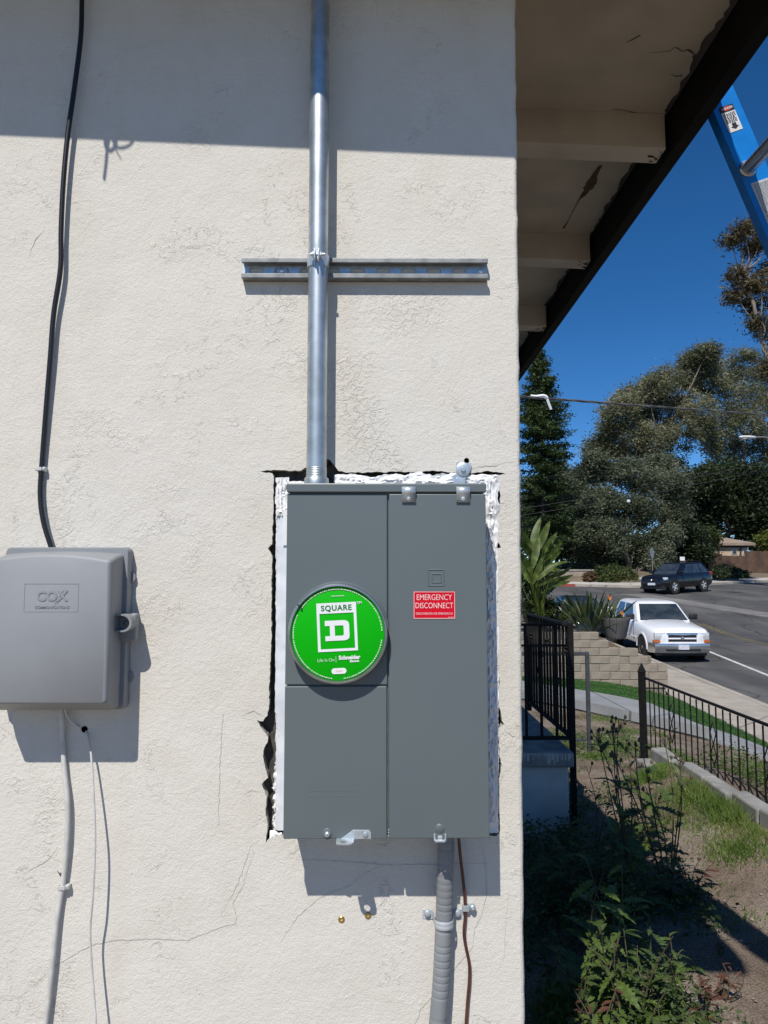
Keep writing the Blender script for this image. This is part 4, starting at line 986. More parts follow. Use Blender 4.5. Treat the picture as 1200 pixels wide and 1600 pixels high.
while s < top_s - .05:
    q = MB().cyl(LP(s, t_r, LY + .006), LP(s, t_r, LY - .406), .0165, n=18)
    for k in range(10):
        an = 2 * math.pi * k / 10; off = lu * math.sin(an) * .0165 + lv * math.cos(an) * .0165
        q.cyl(LP(s, t_r, LY - .002) + off, LP(s, t_r, LY - .398) + off, .0016, n=5)
    o = q.build("rung", M['aluminium'], ladder, True)
    MB().lathe(LP(s, t_r, LY), (0, -1, 0), [(.0235, 0), (.0235, .004), (.020, .007), (.0165, .007)], 24, cap=False).build("collar", M['aluminium'], o, True)
    s += .305
def on_rail(pxa, pya): p = W(pxa, pya, LY); return (p - foot).dot(lu), (p - foot).dot(lv)
def rail_poly(polys, y):
    mb = MB()
    for P in polys: mb.add([LP(s, t, y) for s, t in P], [tuple(range(len(P)))])
    return mb
def rr(s0, t0, s1, t1): return [(s0, t0), (s0, t1), (s1, t1), (s1, t0)]
M['labelwhite'] = pmat('label_white', (.74, .74, .72), None, 30, .5); M['labelblack'] = pmat('label_black', (.02, .02, .02), None, 30, .5); M['labelred'] = pmat('label_red', (.60, .06, .05), None, 30, .5)
M['silver_label'] = pmat('silver_label', (.56, .57, .58), None, 60, .45)
s1, t1 = on_rail(1136, 165); s0 = s1 - .076; tc_ = .036; hw = .020
lab = rail_poly([rr(s0, tc_ - hw, s1, tc_ + hw)], LY - .0012).build("warning_label", M['labelwhite'], far_rail)
rail_poly([rr(s1 - .017, tc_ - hw, s1, tc_ + hw)], LY - .0020).build("label_band", M['labelblack'], far_rail)
rail_poly([[(s1 - .0085 + .0062 * math.sin(R(a)), tc_ + .0155 * math.cos(R(a))) for a in range(0, 360, 20)]], LY - .0028).build("label_oval", M['labelred'], far_rail)
q = MB()
for i in range(7):
    t = tc_ - hw + .004; sl = s1 - .022 - i * .0042
    while t < tc_ + hw - .006:
        w = rj.uniform(.003, .007); z_ = rail_poly([rr(sl - .0022, t, sl, min(t + w, tc_ + hw - .003))], LY - .0020); q.add(z_.v, z_.f); t += w + .002
z_ = rail_poly([[(s0 + .006, tc_ + .002), (s0 + .014, tc_ - .010), (s0 + .014, tc_ - .004), (s0 + .024, tc_ - .004), (s0 + .024, tc_ + .008), (s0 + .014, tc_ + .008), (s0 + .014, tc_ + .014)]], LY - .0020); q.add(z_.v, z_.f)
q.build("label_print", M['labelblack'], far_rail)
dm = text_mesh("DANGER", .0085, Matrix.Identity(4), .0002)
q = MB(); q.add([LP(s1 - .0085 + v.y, tc_ + v.x * .95, LY - .0034) for v in dm.v], dm.f); q.build("label_lettering", M['labelwhite'], far_rail)
s1, t1 = on_rail(1182, 284); s0 = s1 - .21
rail_poly([rr(s0, .015, s1, .066)], LY - .0012).build("instruction_label", M['silver_label'], far_rail)
q = MB(); sl = s1 - .006
while sl > s0 + .006:
    t = .019
    while t < .060:
        w = rj.uniform(.004, .012); z_ = rail_poly([rr(sl - .0012, t, sl, min(t + w, .062))], LY - .0020); q.add(z_.v, z_.f); t += w + .0016
    sl -= .0035 if rj.random() > .12 else .007
M['greyprint'] = pmat('grey_print', (.16, .17, .18), None, 30, .6)
q.build("instruction_print", M['greyprint'], far_rail)

# ================================================================== PORCH AND IRONWORK
M['porch'] = pmat('worn_porch_paint', (.34, .33, .31), (.20, .195, .185), 9, .85, 0, .4, 50, detail=7)
M['porch_white'] = pmat('dirty_white_masonry', (.62, .60, .56), (.50, .485, .45), 5, .9, 0, .5, 60, detail=6)
PY = 1.7 * 1150 / 387.0
pr = W(889, 1230, PY).x; pt = W(860, 1197, PY).z; ct = W(860, 1176, PY - .03).z; cr_ = W(897, 1180, PY - .03).x
porch = thing("porch", "low painted concrete side porch with white base and dripped grey cap", "porch", (CX + .5, PY, 0))
MB().rbox((CX - .02, PY, -.15), (pr, PY + 2.6, pt), .01).build("porch_base", M['porch_white'], porch)
cap = MB().rbox((CX - .03, PY - .035, pt - .002), (cr_, PY + 2.65, ct), .012).build("porch_cap", M['porch'], porch)
q = MB()                                                    # white paint drips down the cap's edge
x = CX + .45
while x < cr_ - .02:
    w = rj.uniform(.006, .016); h = rj.uniform(.02, .075) if rj.random() < .5 else rj.uniform(.008, .02)
    q.rbox((x, PY - .0375, ct - .006 - h), (x + w, PY - .033, ct - .004), .0015, 1); x += w + rj.uniform(0, .014)
q.build("paint_drips", M['porch_white'], cap)
def spear(mb, p, r, h): mb.tube([p, p + Vector((0, 0, h * .35)), p + Vector((0, 0, h))], [r, r * 1.1, r * .08], 4)
RLX = cr_ + .030; RY = PY + .12
rail_top = W(900, 974, RY).z; rail_bot = W(860, 1153, RY).z
railing = thing("porch_railing", "black wrought iron railing standing on the porch edge", "railing", (RLX, RY, 0))
def bar(lo, hi): return MB().rbox(lo, hi, .002, 1)
def post(x, y, z0, z1, w=.016, name="post", mat=None, parent=None): return bar((x - w, y - w, z0), (x + w, y + w, z1)).build(name, mat or M['black_iron'], parent or railing)
post(RLX, RY, -.05, rail_top + .004, .019)
post(RLX, RY + 1.45, ct - .01, rail_top + .004, .017)
bar((CX + .02, RY - .016, rail_top - .018), (RLX - .019, RY + .016, rail_top)).build("top_rail", M['black_iron'], railing)
bar((CX + .02, RY - .014, rail_bot - .012), (RLX - .019, RY + .014, rail_bot + .012)).build("bottom_rail", M['black_iron'], railing)
bar((RLX - .016, RY + .019, rail_top - .018), (RLX + .016, RY + 1.433, rail_top)).build("top_rail", M['black_iron'], railing)
bar((RLX - .014, RY + .019, rail_bot - .012), (RLX + .014, RY + 1.433, rail_bot + .012)).build("bottom_rail", M['black_iron'], railing)
bar((CX + .02, RY - .010, rail_top - .16), (RLX - .019, RY + .010, rail_top - .145)).build("middle_rail", M['black_iron'], railing)
bal = None
def knot(x, y, z):                                           # small cast scroll on a baluster
    return MB().lathe((x, y, z - .03), (0, 0, 1), [(.006, 0), (.020, .012), (.011, .026), (.022, .044), (.006, .06)], 10)
zm = (rail_top + rail_bot) / 2
for i in range(1, 9):
    x = RLX - i * .105
    if x < CX + .05: break
    b_ = bar((x - .009, RY - .009, rail_bot + .0125), (x + .009, RY + .009, rail_top - .0185)).build("baluster", M['black_iron'], railing)
    if i % 2 == 0: knot(x, RY, zm + (.18 if i % 4 else -.05)).build("scroll_knot", M['black_iron'], b_, True)
for i in range(1, 14):
    y = RY + i * .103
    b_ = bar((RLX - .009, y - .009, rail_bot + .0125), (RLX + .009, y + .009, rail_top - .0185)).build("baluster", M['black_iron'], railing)
    if i % 3 == 1: knot(RLX, y, zm + (.20 if i % 2 else -.06)).build("scroll_knot", M['black_iron'], b_, True)
# grey handrail hoop beyond the railing
hp = YG(921, 1181); hy = hp.y; hx = hp.x
hoop = thing("handrail", "grey steel handrail hoop standing just beyond the black porch railing", "handrail", (hx, hy, hp.z))
htop = W(918, 1021, hy).z; hx0 = pr + .12
MB().rbox((hx - .019, hy - .019, hp.z - .1), (hx + .019, hy + .019, htop + .019), .005).build("post", M['grey_iron'], hoop)
MB().rbox((hx0 - .019, hy - .019, yz(hx0, hy) - .1), (hx0 + .019, hy + .019, htop + .019), .005).build("post", M['grey_iron'], hoop)
MB().rbox((hx0 + .019, hy - .016, htop - .016), (hx - .019, hy + .016, htop + .016), .004).build("top_bar", M['grey_iron'], hoop)
zl = W(910, 1156, hy).z
MB().rbox((hx0 + .019, hy - .012, zl - .012), (hx - .019, hy + .012, zl + .012), .003).build("lower_bar", M['grey_iron'], hoop)
# garden fence along the lot with its pointed post
GX = 2.45
fp = XP(1008, 1058, GX); fy1 = fp.y; ftz = fp.z
gf = thing("garden_fence", "black iron garden fence of thin balusters with pointed end post", "fence", (GX, fy1, 0))
pz = W(1005, 1036, fy1 + .03).z
q = MB(); pb_ = yz(GX - .02, fy1 + .03)
q.tube([(GX - .02, fy1 + .03, pb_ - .2), (GX - .02, fy1 + .03, pz - .085), (GX - .02, fy1 + .03, pz - .080), (GX - .02, fy1 + .03, pz)], [.036, .036, .042, .004], 4)
q.build("post", M['black_iron'], gf)
FY0 = 2.2
bar((GX - .010, FY0, ftz - .018), (GX + .010, fy1, ftz)).build("top_rail", M['black_iron'], gf)
fbz = .15
bar((GX - .010, FY0, fbz - .010), (GX + .010, fy1, fbz + .010)).build("bottom_rail", M['black_iron'], gf)
y = fy1 - .10; i = 0; bmesh_shared = None
while y > FY0:
    if bmesh_shared is None:
        o = bar((GX - .005, y - .005, fbz - .05), (GX + .005, y + .005, ftz - .0225)).build("baluster", M['black_iron'], gf); bmesh_shared = (o, y)
    else:
        o = bmesh_shared[0].copy(); COL.objects.link(o); o.location.y = y - bmesh_shared[1]
    if i % 7 == 4 and y > FY0 + .3:                          # small lattice diamond between balusters
        zc_ = ftz - .30; mbd = MB()
        for sg in (-1, 1):
            for (a0, a1) in ((0, .08), (.08, .16), (0, -.08), (-.08, -.16)):
                f0 = .046 * (1 - abs(abs(a0) - .08) / .08); f1 = .046 * (1 - abs(abs(a1) - .08) / .08)
                mbd.tube([(GX, y - .05 + sg * f0, zc_ + a0), (GX, y - .05 + sg * f1, zc_ + a1)], .0042, 5)
        mbd.build("lattice", M['black_iron'], gf)
    y -= .110; i += 1
post(GX, FY0 - .03, -.1, pz, .03, "post", None, gf)
# broken concrete edging in front of the fence
M['edging'] = pmat('grey_edging_concrete', (.30, .295, .28), (.20, .195, .185), 8, .9, 0, .6, 50, detail=7)
edg = thing("garden_edging", "row of grey concrete edging pieces along the garden fence", "edging", (2.36, 4.6, .1))
y = 2.9
while y < 6.0:
    ln = rj.uniform(.34, .5); zt_ = .300 + .02 * math.sin(y * 2) + rj.uniform(-.012, .012); w = rj.uniform(.055, .07)
    q = MB().rbox((-w, -ln / 2 + .006, -.24), (w, ln / 2 - .006, 0), .014, 2)
    for v in q.v: v += Vector((mnoise.noise(v * 9 + Vector((y, 0, 0))), mnoise.noise(v * 9 + Vector((0, y, 3))), mnoise.noise(v * 9 + Vector((y, 5, 0))))) * .012
    q.xf(Matrix.Translation((2.335 + rj.uniform(-.012, .012) - .03 * (y > 5.4), y + ln / 2, zt_)) @ Matrix.Rotation(rj.uniform(-.08, .08), 4, 'Z')); q.build("edging_block", M['edging'], edg); y += ln
q = MB().rbox((2.12, 6.02, yz(2.2, 6.1) - .06), (2.42, 6.22, yz(2.2, 6.1) + .10), .02); q.build("edging_block", M['edging'], edg)

# ================================================================== BLOCK WALL, POT
M['block'] = pmat('tan_concrete_block', (.33, .28, .22), (.23, .19, .148), 3.5, .9, 0, .5, 45, detail=7, bdist=.004)
M['block_mortar'] = pmat('wall_mortar', (.25, .215, .17), (.15, .13, .10), 12, .95)
BY = 16.25
bw = thing("block_wall", "cracked tan concrete block retaining wall stepping down to the pavement", "wall", (4.6, BY, -.6))
ch, bl = .170, .415; base_z = -.71
def courses(x): return 7 if x < 4.62 else 6 if x < 4.99 else 5 if x < 5.58 else 4 if x < 5.95 else 3
protos = {}
for r_ in range(7):
    x = 2.75 - (.2 if r_ % 2 else 0)
    while x < 6.25:
        if courses(x + .2) > r_:
            ln = min(bl, 6.28 - x)
            if ln > .1:
                key = round(ln, 2)
                if key not in protos:
                    o = MB().rbox((0, 0, 0), (ln - .010, .19, ch - .010), .006, 1).build("block", M['block']); o.parent = bw; protos[key] = o
                else:
                    o = protos[key].copy(); COL.objects.link(o)
                sh = .012 if (x > 4.7 + r_ * .12) else 0
                o.location = Vector((x + sh * 1.8 + rj.uniform(-.003, .003), BY + rj.uniform(-.008, .008) - sh, base_z + r_ * ch + rj.uniform(-.002, .002) - sh * .6)) - ORG[bw.name] * 1.0
                o.rotation_euler = (0, rj.uniform(-.006, .006) + sh * .8, rj.uniform(-.01, .01))
        x += bl
for x0, x1 in ((2.7, 4.62), (4.62, 4.99), (4.99, 5.58), (5.58, 5.95), (5.95, 6.25)):
    MB().box((x0, BY + .012, base_z - .2), (x1, BY + .17, base_z + courses((x0 + x1) / 2) * ch - .014)).build("mortar_core", M['block_mortar'], bw)
# return along the pavement
ret = None
for r_ in range(4):
    y = BY + .2 - (.2 if r_ % 2 else 0)
    while y < 24:
        if y > BY + .19:
            if ret is None: ret = MB().rbox((0, 0, 0), (.19, bl - .01, ch - .01), .006, 1).build("block", M['block']); ret.parent = bw; ob = ret
            else: ob = ret.copy(); COL.objects.link(ob)
            ob.location = Vector((6.10 + rj.uniform(-.004, .004), y, rz(y) + .02 + (r_ - 1) * ch)) - ORG[bw.name]
        y += bl
MB().box((6.125, BY + .2, -1.0), (6.26, 24, -.42)).build("mortar_core", M['block_mortar'], bw)
# pot
pc = W(962.5, 1005, 16.7)
pot = thing("plant_pot", "large dark grey plant pot standing on the stepped block wall", "pot", (pc.x, 16.7, .36))
M['pot'] = pmat('dark_pot_glaze', (.13, .12, .115), (.10, .093, .088), 6, .75)
MB().lathe((pc.x, 16.7, .30), (0, 0, 1), [(.20, 0), (.23, .05), (.315, .40), (.33, .44), (.33, .47), (.295, .47), (.28, .42)], 28, cap=False).build("pot_body", M['pot'], pot, True)
MB().lathe((pc.x, 16.7, .70), (0, 0, 1), [(.285, 0), (0, .02)], 24, cap=False).build("soil", M['dirt'], pot)

# ================================================================== FAR BUILDINGS, SIGNS, LINES
M['farwall'] = pmat('tan_house_paint', (.50, .385, .27), (.43, .33, .235), 1.5, .85)
M['farroof'] = pmat('tan_tile_roof', (.33, .255, .19), (.24, .185, .145), 2, .9, 0, .7, 8, bdist=.06)
M['trimbrown'] = pmat('dark_brown_trim', (.055, .035, .025), None, 4, .8)
M['glassdark'] = pmat('dark_glass', (.02, .025, .03), None, 4, .12, spec=.8)
M['fencewood'] = pmat('brown_fence_boards', (.125, .070, .042), (.075, .043, .028), 1.8, .9, 0, .4, 12)
hy = 60.0; hz = rz(56) + 1.05
def HPx(px, py, y): return W(px, py, y)
fh = thing("far_house", "small tan house with low tile roof behind the brown board fence", "house", (W(1140, 880, hy).x, hy, hz))
wx0, wx1 = W(1108, 860, hy).x, W(1168, 860, hy).x; wz1 = W(1140, 849, hy).z
MB().box((wx0, hy, hz - 1), (wx1, hy + 9, wz1)).build("wall", M['farwall'], fh)
rf = MB(); e0, e1 = wx0 - .5, wx1 + .5; pk = W(1113, 831, hy + 4).z
rf.add([(e0, hy - .35, wz1 + .02), (e1, hy - .35, wz1 + .02), (e1, hy + 9.8, wz1 + .02), (e0, hy + 9.8, wz1 + .02), (e0 + .8, hy + 4, pk), (e0 + 1.6, hy + 5, pk), (e0, hy - .35, wz1 - .18), (e1, hy - .35, wz1 - .18), (e1, hy + 9.8, wz1 - .18), (e0, hy + 9.8, wz1 - .18)],
       [(0, 1, 5, 4), (1, 2, 5), (2, 3, 4, 5), (3, 0, 4), (0, 6, 7, 1), (1, 7, 8, 2), (2, 8, 9, 3), (3, 9, 6, 0), (6, 9, 8, 7)])
rf.build("roof", M['farroof'], fh)
for (a, c) in ((1121, 1124.5), (1156, 1158.5)):
    MB().box((W(a, 860, hy - .05).x, hy - .06, hz - .9), (W(c, 860, hy - .05).x, hy - .002, wz1 - .20)).build("trim_post", M['trimbrown'], fh)
MB().box((wx0 - .01, hy - .09, wz1 - .34), (wx1 + .01, hy - .002, wz1 - .19)).build("eave_board", M['trimbrown'], fh)
for (a, c) in ((1143, 1151), (1161, 1166)):
    w_ = MB().box((W(a, 860, hy).x, hy - .05, W(a, 866, hy).z), (W(c, 860, hy).x, hy - .001, W(a, 857, hy).z)).build("window", M['porch_white'], fh)
    MB().box((W(a + .8, 860, hy).x, hy - .07, W(a, 865, hy).z), (W(c - .8, 860, hy).x, hy - .051, W(a, 858, hy).z)).build("pane", M['glassdark'], w_)
oy = 72.0
oh = thing("far_house", "house with tan chimney mostly hidden behind the dark trees", "house", (W(1068, 880, oy).x, oy, rz(60) + 1.1))
a, c = W(1054, 830, oy), W(1082, 830, oy)
MB().box((a.x, oy, rz(60) + .5), (c.x, oy + 6, W(1060, 832, oy).z)).build("wall", M['farwall'], oh)
MB().prism([(a.x - .6, W(0, 832, oy).z), (c.x + .6, W(0, 832, oy).z), ((a.x + c.x) / 2, W(0, 819, oy).z)], lambda p: (p[0], oy - .6, p[1]), lambda p: (p[0], oy + 6.6, p[1])).build("roof", M['farroof'], oh)
MB().box((W(1061, 820, oy).x, oy + 1, W(0, 830, oy).z), (W(1066, 820, oy).x, oy + 1.8, W(0, 814, oy).z)).build("chimney", M['farwall'], oh)
# board fence
bf = thing("board_fence", "brown wooden board fence below the tan house", "fence", (26, 55, rz(55)))
pA, pB = Vector((W(1107, 890, 55).x, 55.0, 0)), Vector((W(1260, 890, 57).x, 57.5, 0))
n = 34; dirb = (pB - pA) / n
for i in range(n):
    p = pA + dirb * i; py_top = (866 if i < 5 else 868 if i < 13 else 861) + rj.uniform(-.8, .8)
    zt_ = EYE.z + (900 - py_top) / FPX * p.y; zb_ = rz(52) + .55
    q = MB().rbox((.01, 0, zb_ - .3), (dirb.length - .012, .03, zt_), .004, 1)
    an = math.atan2(dirb.y, dirb.x); q.xf(Matrix.Translation(p) @ Matrix.Rotation(an, 4, 'Z')); q.build("board", M['fencewood'], bf)
# low bank wall on the far corner
lw_ = thing("low_wall", "low tan retaining wall behind the far kerb", "wall", (12, 50.2, rz(50)))
MB().rbox((8.0, 49.6, rz(49) - .2), (17.2, 49.9, W(900, 892, 49.6).z), .02).build("wall", M['block'], lw_)
MB().rbox((8.0, 49.55, W(900, 892, 49.6).z), (17.2, 49.95, W(900, 892, 49.6).z + .09), .02).build("coping", M['concrete'], lw_)
# signs
sg = thing("stop_sign", "octagonal road sign seen from its grey back on a thin post", "sign", (W(1019, 900, 47.5).x, 47.5, rz(47.5) + .14))
c = W(1019, 864, 47.5); q = MB(); P = [(math.cos(R(22.5 + 45 * i)) * .38, math.sin(R(22.5 + 45 * i)) * .38) for i in range(8)]
q.prism(P, lambda p: (c.x + p[0] * .62, c.y + p[0] * .75, c.z + p[1]), lambda p: (c.x + p[0] * .62 + .003, c.y + p[0] * .75 - .004, c.z + p[1]))
M['signback'] = pmat('grey_sign_back', (.34, .38, .38), None, 4, .5, .4)
q.build("sign_plate", M['signback'], sg); MB().cyl((c.x, 47.51, rz(47.5)), (c.x, 47.51, c.z + .3), .03, n=8).build("post", M['galv_dull'], sg)
sg = thing("street_sign", "small white sign on a short post behind the black vehicle", "sign", (W(1066, 900, 49.5).x, 49.5, rz(49) + .2))
c = W(1066, 873, 49.5); MB().rbox((c.x - .16, 49.48, c.z - .13), (c.x + .16, 49.5, c.z + .13), .006).build("sign_plate", M['labelwhite'], sg); MB().cyl((c.x, 49.53, rz(49)), (c.x, 49.53, c.z + .1), .025, n=8).build("post", M['galv_dull'], sg)
# street lamp
ly = 36.0; c = W(1168, 683, ly); pxp = W(1232, 690, ly)
lamp = thing("street_lamp", "cobra head street lamp with pale housing reaching in from the right", "street lamp", (pxp.x, ly, rz(ly)))
M['lampgrey'] = pmat('pale_lamp_housing', (.70, .72, .73), None, 4, .45)
q = MB(); st = [(-.43, .02, .01), (-.40, .07, .045), (-.25, .12, .075), (.05, .13, .085), (.28, .09, .07), (.40, .04, .045), (.42, .03, .03)]
for (x, w, h) in st: q.v += [Vector((c.x + x, ly + w * math.cos(R(45 * k)), c.z + h * math.sin(R(45 * k)) - .02 * x)) for k in range(8)]
for i in range(len(st) - 1):
    for k in range(8): q.f.append((8 * i + k, 8 * i + (k + 1) % 8, 8 * i + 8 + (k + 1) % 8, 8 * i + 8 + k))
q.f += [tuple(range(8))[::-1], tuple(8 * (len(st) - 1) + k for k in range(8))]
q.build("lamp_head", M['lampgrey'], lamp, True)
MB().lathe((c.x - .15, ly, c.z - .06), (0, 0, -1), [(.12, 0), (.11, .04), (.05, .075), (0, .08)], 14, cap=False).build("lens", M['porch_white'], lamp, True)
MB().tube(catmull([(c.x + .38, ly, c.z - .01), (c.x + 1.1, ly, c.z - .05), (pxp.x, ly, c.z - .55)], 5), .035, 8).build("arm", M['galv_dull'], lamp, True)
MB().tube([(pxp.x, ly, rz(ly) - .2), (pxp.x, ly, c.z - .4)], [.10, .06], 12).build("pole", M['galv_dull'], lamp, True)
# overhead lines
M['wire_grey'] = pmat('weathered_wire', (.17, .155, .14), (.07, .065, .06), 3, .6)
M['linewire'] = pmat('dark_line_wire', (.03, .03, .032), None, 3, .6)
pts = [W(700, 612, 5.4), W(808, 619.5, 6.0), W(885, 625, 6.7), W(985, 632.5, 7.6), W(1090, 640, 8.6), W(1200, 648.5, 9.8), W(1330, 660, 12)]
path = catmull(pts, 14)
drop = thing("service_drop", "twisted grey overhead service cable running from the eave to the right", "cable", pts[0])
q = MB()
for k in range(3):
    P = []
    for i, p in enumerate(path):
        an = i * .55 + 2.094 * k; P.append(p + Vector((0, math.cos(an), math.sin(an))) * .0065)
    q.tube(P, .0062, 6)
q.build("twisted_conductors", M['wire_grey'], drop, True)
M['tape'] = pmat('white_tape', (.75, .76, .76), None, 9, .5)
q = MB().tube(catmull([W(x, y, 6.3) for x, y in ((829, 619), (838, 620), (849, 619), (854, 622), (857, 630), (861, 640))], 5), [.016] * 6 + [.018] * 10 + [.012] * 10, 6)
q.build("white_tape_end", M['tape'], drop, True)
for (a, c, d0, d1, lab) in (((700, 822), (1330, 702), 40, 46, "lowest dark utility line crossing in front of the trees"), ((700, 812), (1330, 690), 40.4, 46.4, "upper of two close dark utility lines crossing the trees"),
                            ((700, 722), (1330, 737), 48, 50, "thin high utility line across the gap beside the conifer"), ((700, 741), (1330, 728), 48.5, 50.5, "thin lower utility line across the gap beside the conifer")):
    A0, B0 = W(*a, d0), W(*c, d1); P = [A0 + (B0 - A0) * (i / 16) + Vector((0, 0, -.35 * 4 * (i / 16) * (1 - i / 16))) for i in range(17)]
    o = MB().tube(P, .017 if d0 < 45 else .010, 5).build("utility_line", M['linewire'], None, True, base=A0); tag(o, lab, "wire", "overhead utility lines")
mbi = MB().lathe(W(982, 783, 42.6) , (0, 0, 1), [(.05, -.10), (.11, -.05), (.11, .05), (.04, .10)], 10); o = mbi.build("line_marker", M['tape'], None, True, base=W(982, 783, 42.6)); tag(o, "small white marker hanging on the lowest utility line", "marker")

# ================================================================== VEHICLES
M['tyre'] = pmat('tyre_rubber', (.018, .018, .019), None, 20, .85)
M['well'] = pmat('wheel_well', (.008, .008, .008), None, 8, .95)
M['rim'] = pmat('alloy_rim', (.62, .63, .65), (.52, .53, .55), 10, .4, .3)
M['steelrim'] = pmat('grey_steel_rim', (.16, .165, .17), None, 10, .5, .5)
M['carglass'] = pmat('car_glass', (.020, .026, .028), (.05, .058, .06), 3.5, .05, coat=.8, spec=1.0)
M['chrome'] = pmat('chrome_bumper', (.62, .63, .65), (.5, .51, .53), 8, .22, .9)
M['lens'] = pmat('clear_lamp_lens', (.72, .74, .74), (.55, .57, .57), 14, .12, .2, spec=.8)
M['amber'] = pmat('amber_lens', (.50, .13, .02), None, 10, .2, spec=.8)
M['tail'] = pmat('red_lens', (.30, .01, .01), None, 10, .2)
M['plate'] = pmat('number_plate', (.72, .73, .76), (.5, .52, .6), 20, .5)
M['trimblack'] = pmat('black_plastic_trim', (.015, .015, .016), None, 10, .55)
def paint(name, col, rough=.28): return pmat(name, col, tuple(c * .94 for c in col), 2, rough, 0, coat=.5, spec=.5)
def body_loft(st):
    mb = MB(); n = None
    for (x, zb, zt, w, cr) in st:
        h = [(0, zb), (w * .90, zb), (w * .985, zb + .09), (w, zb + (zt - zb) * .45), (w * .99, zt - .11), (w * .955, zt - .035), (w * .88, zt), (w * .45, zt + cr * .8), (0, zt + cr)]
        loop = [(x, y, z) for y, z in h] + [(x, -y, z) for y, z in h[-2:0:-1]]
        n = len(loop); mb.v += [Vector(p) for p in loop]
    for i in range(len(st) - 1):
        for k in range(n): mb.f.append((i * n + k, i * n + (k + 1) % n, (i + 1) * n + (k + 1) % n, (i + 1) * n + k))
    mb.f += [tuple(range(n))[::-1], tuple((len(st) - 1) * n + k for k in range(n))]
    return mb
def hull(pts, bev):
    bm = bmesh.new(); [bm.verts.new(p) for p in pts]; r = bmesh.ops.convex_hull(bm, input=bm.verts[:])
    bmesh.ops.delete(bm, geom=[v for v in bm.verts if not v.link_faces], context='VERTS')
    bmesh.ops.dissolve_limit(bm, angle_limit=R(2), verts=bm.verts[:], edges=bm.edges[:])
    bmesh.ops.bevel(bm, geom=bm.edges[:], offset=bev, segments=3, profile=.5, affect='EDGES', clamp_overlap=True)
    return MB().bm(bm)
def panel_quad(P, off, name, mat, parent, bev=.0):
    P = [Vector(p) for p in P]; nn = (P[1] - P[0]).cross(P[-1] - P[0]).normalized(); mb = MB(); n = len(P)
    mb.v += [p + nn * off for p in P] + [p - nn * .02 for p in P]
    mb.f += [tuple(range(n)), tuple(range(2 * n - 1, n - 1, -1))] + [(i, n + i, n + (i + 1) % n, (i + 1) % n) for i in range(n)]
    return mb.build(name, mat, parent)
def wheel(root, x, w, r, sg, rimmat, spokes):
    yo = sg * (w + .012)
    MB().lathe((x, sg * (w - .30), r), (0, sg, 0), [(r + .065, 0), (r + .065, .303)], 28).build("wheel_well", M['well'], root)
    t = MB().lathe((x, yo - sg * .21, r), (0, sg, 0), [(r * .62, 0), (r * .96, 0), (r, .03), (r, .17), (r * .96, .205), (r * .72, .212), (r * .66, .20), (r * .64, .16)], 32, cap=False).build("tyre", M['tyre'], root, True)
    q = MB().lathe((x, yo, r), (0, sg, 0), [(r * .67, -.012), (r * .63, -.004), (r * .60, -.03), (r * .2, -.035), (r * .17, -.004), (0, -.002)], 32, cap=False)
    if spokes:
        for k in range(spokes):
            s0 = len(q.v); q.rbox((r * .15, -.018, -r * .085), (r * .62, .018, r * .085), .008, 1); q.xf(Matrix.Translation((x, yo - sg * .012, r)) @ Matrix.Rotation(2 * math.pi * k / spokes, 4, 'Y'), s0)
    q.build("rim", rimmat, t, True)
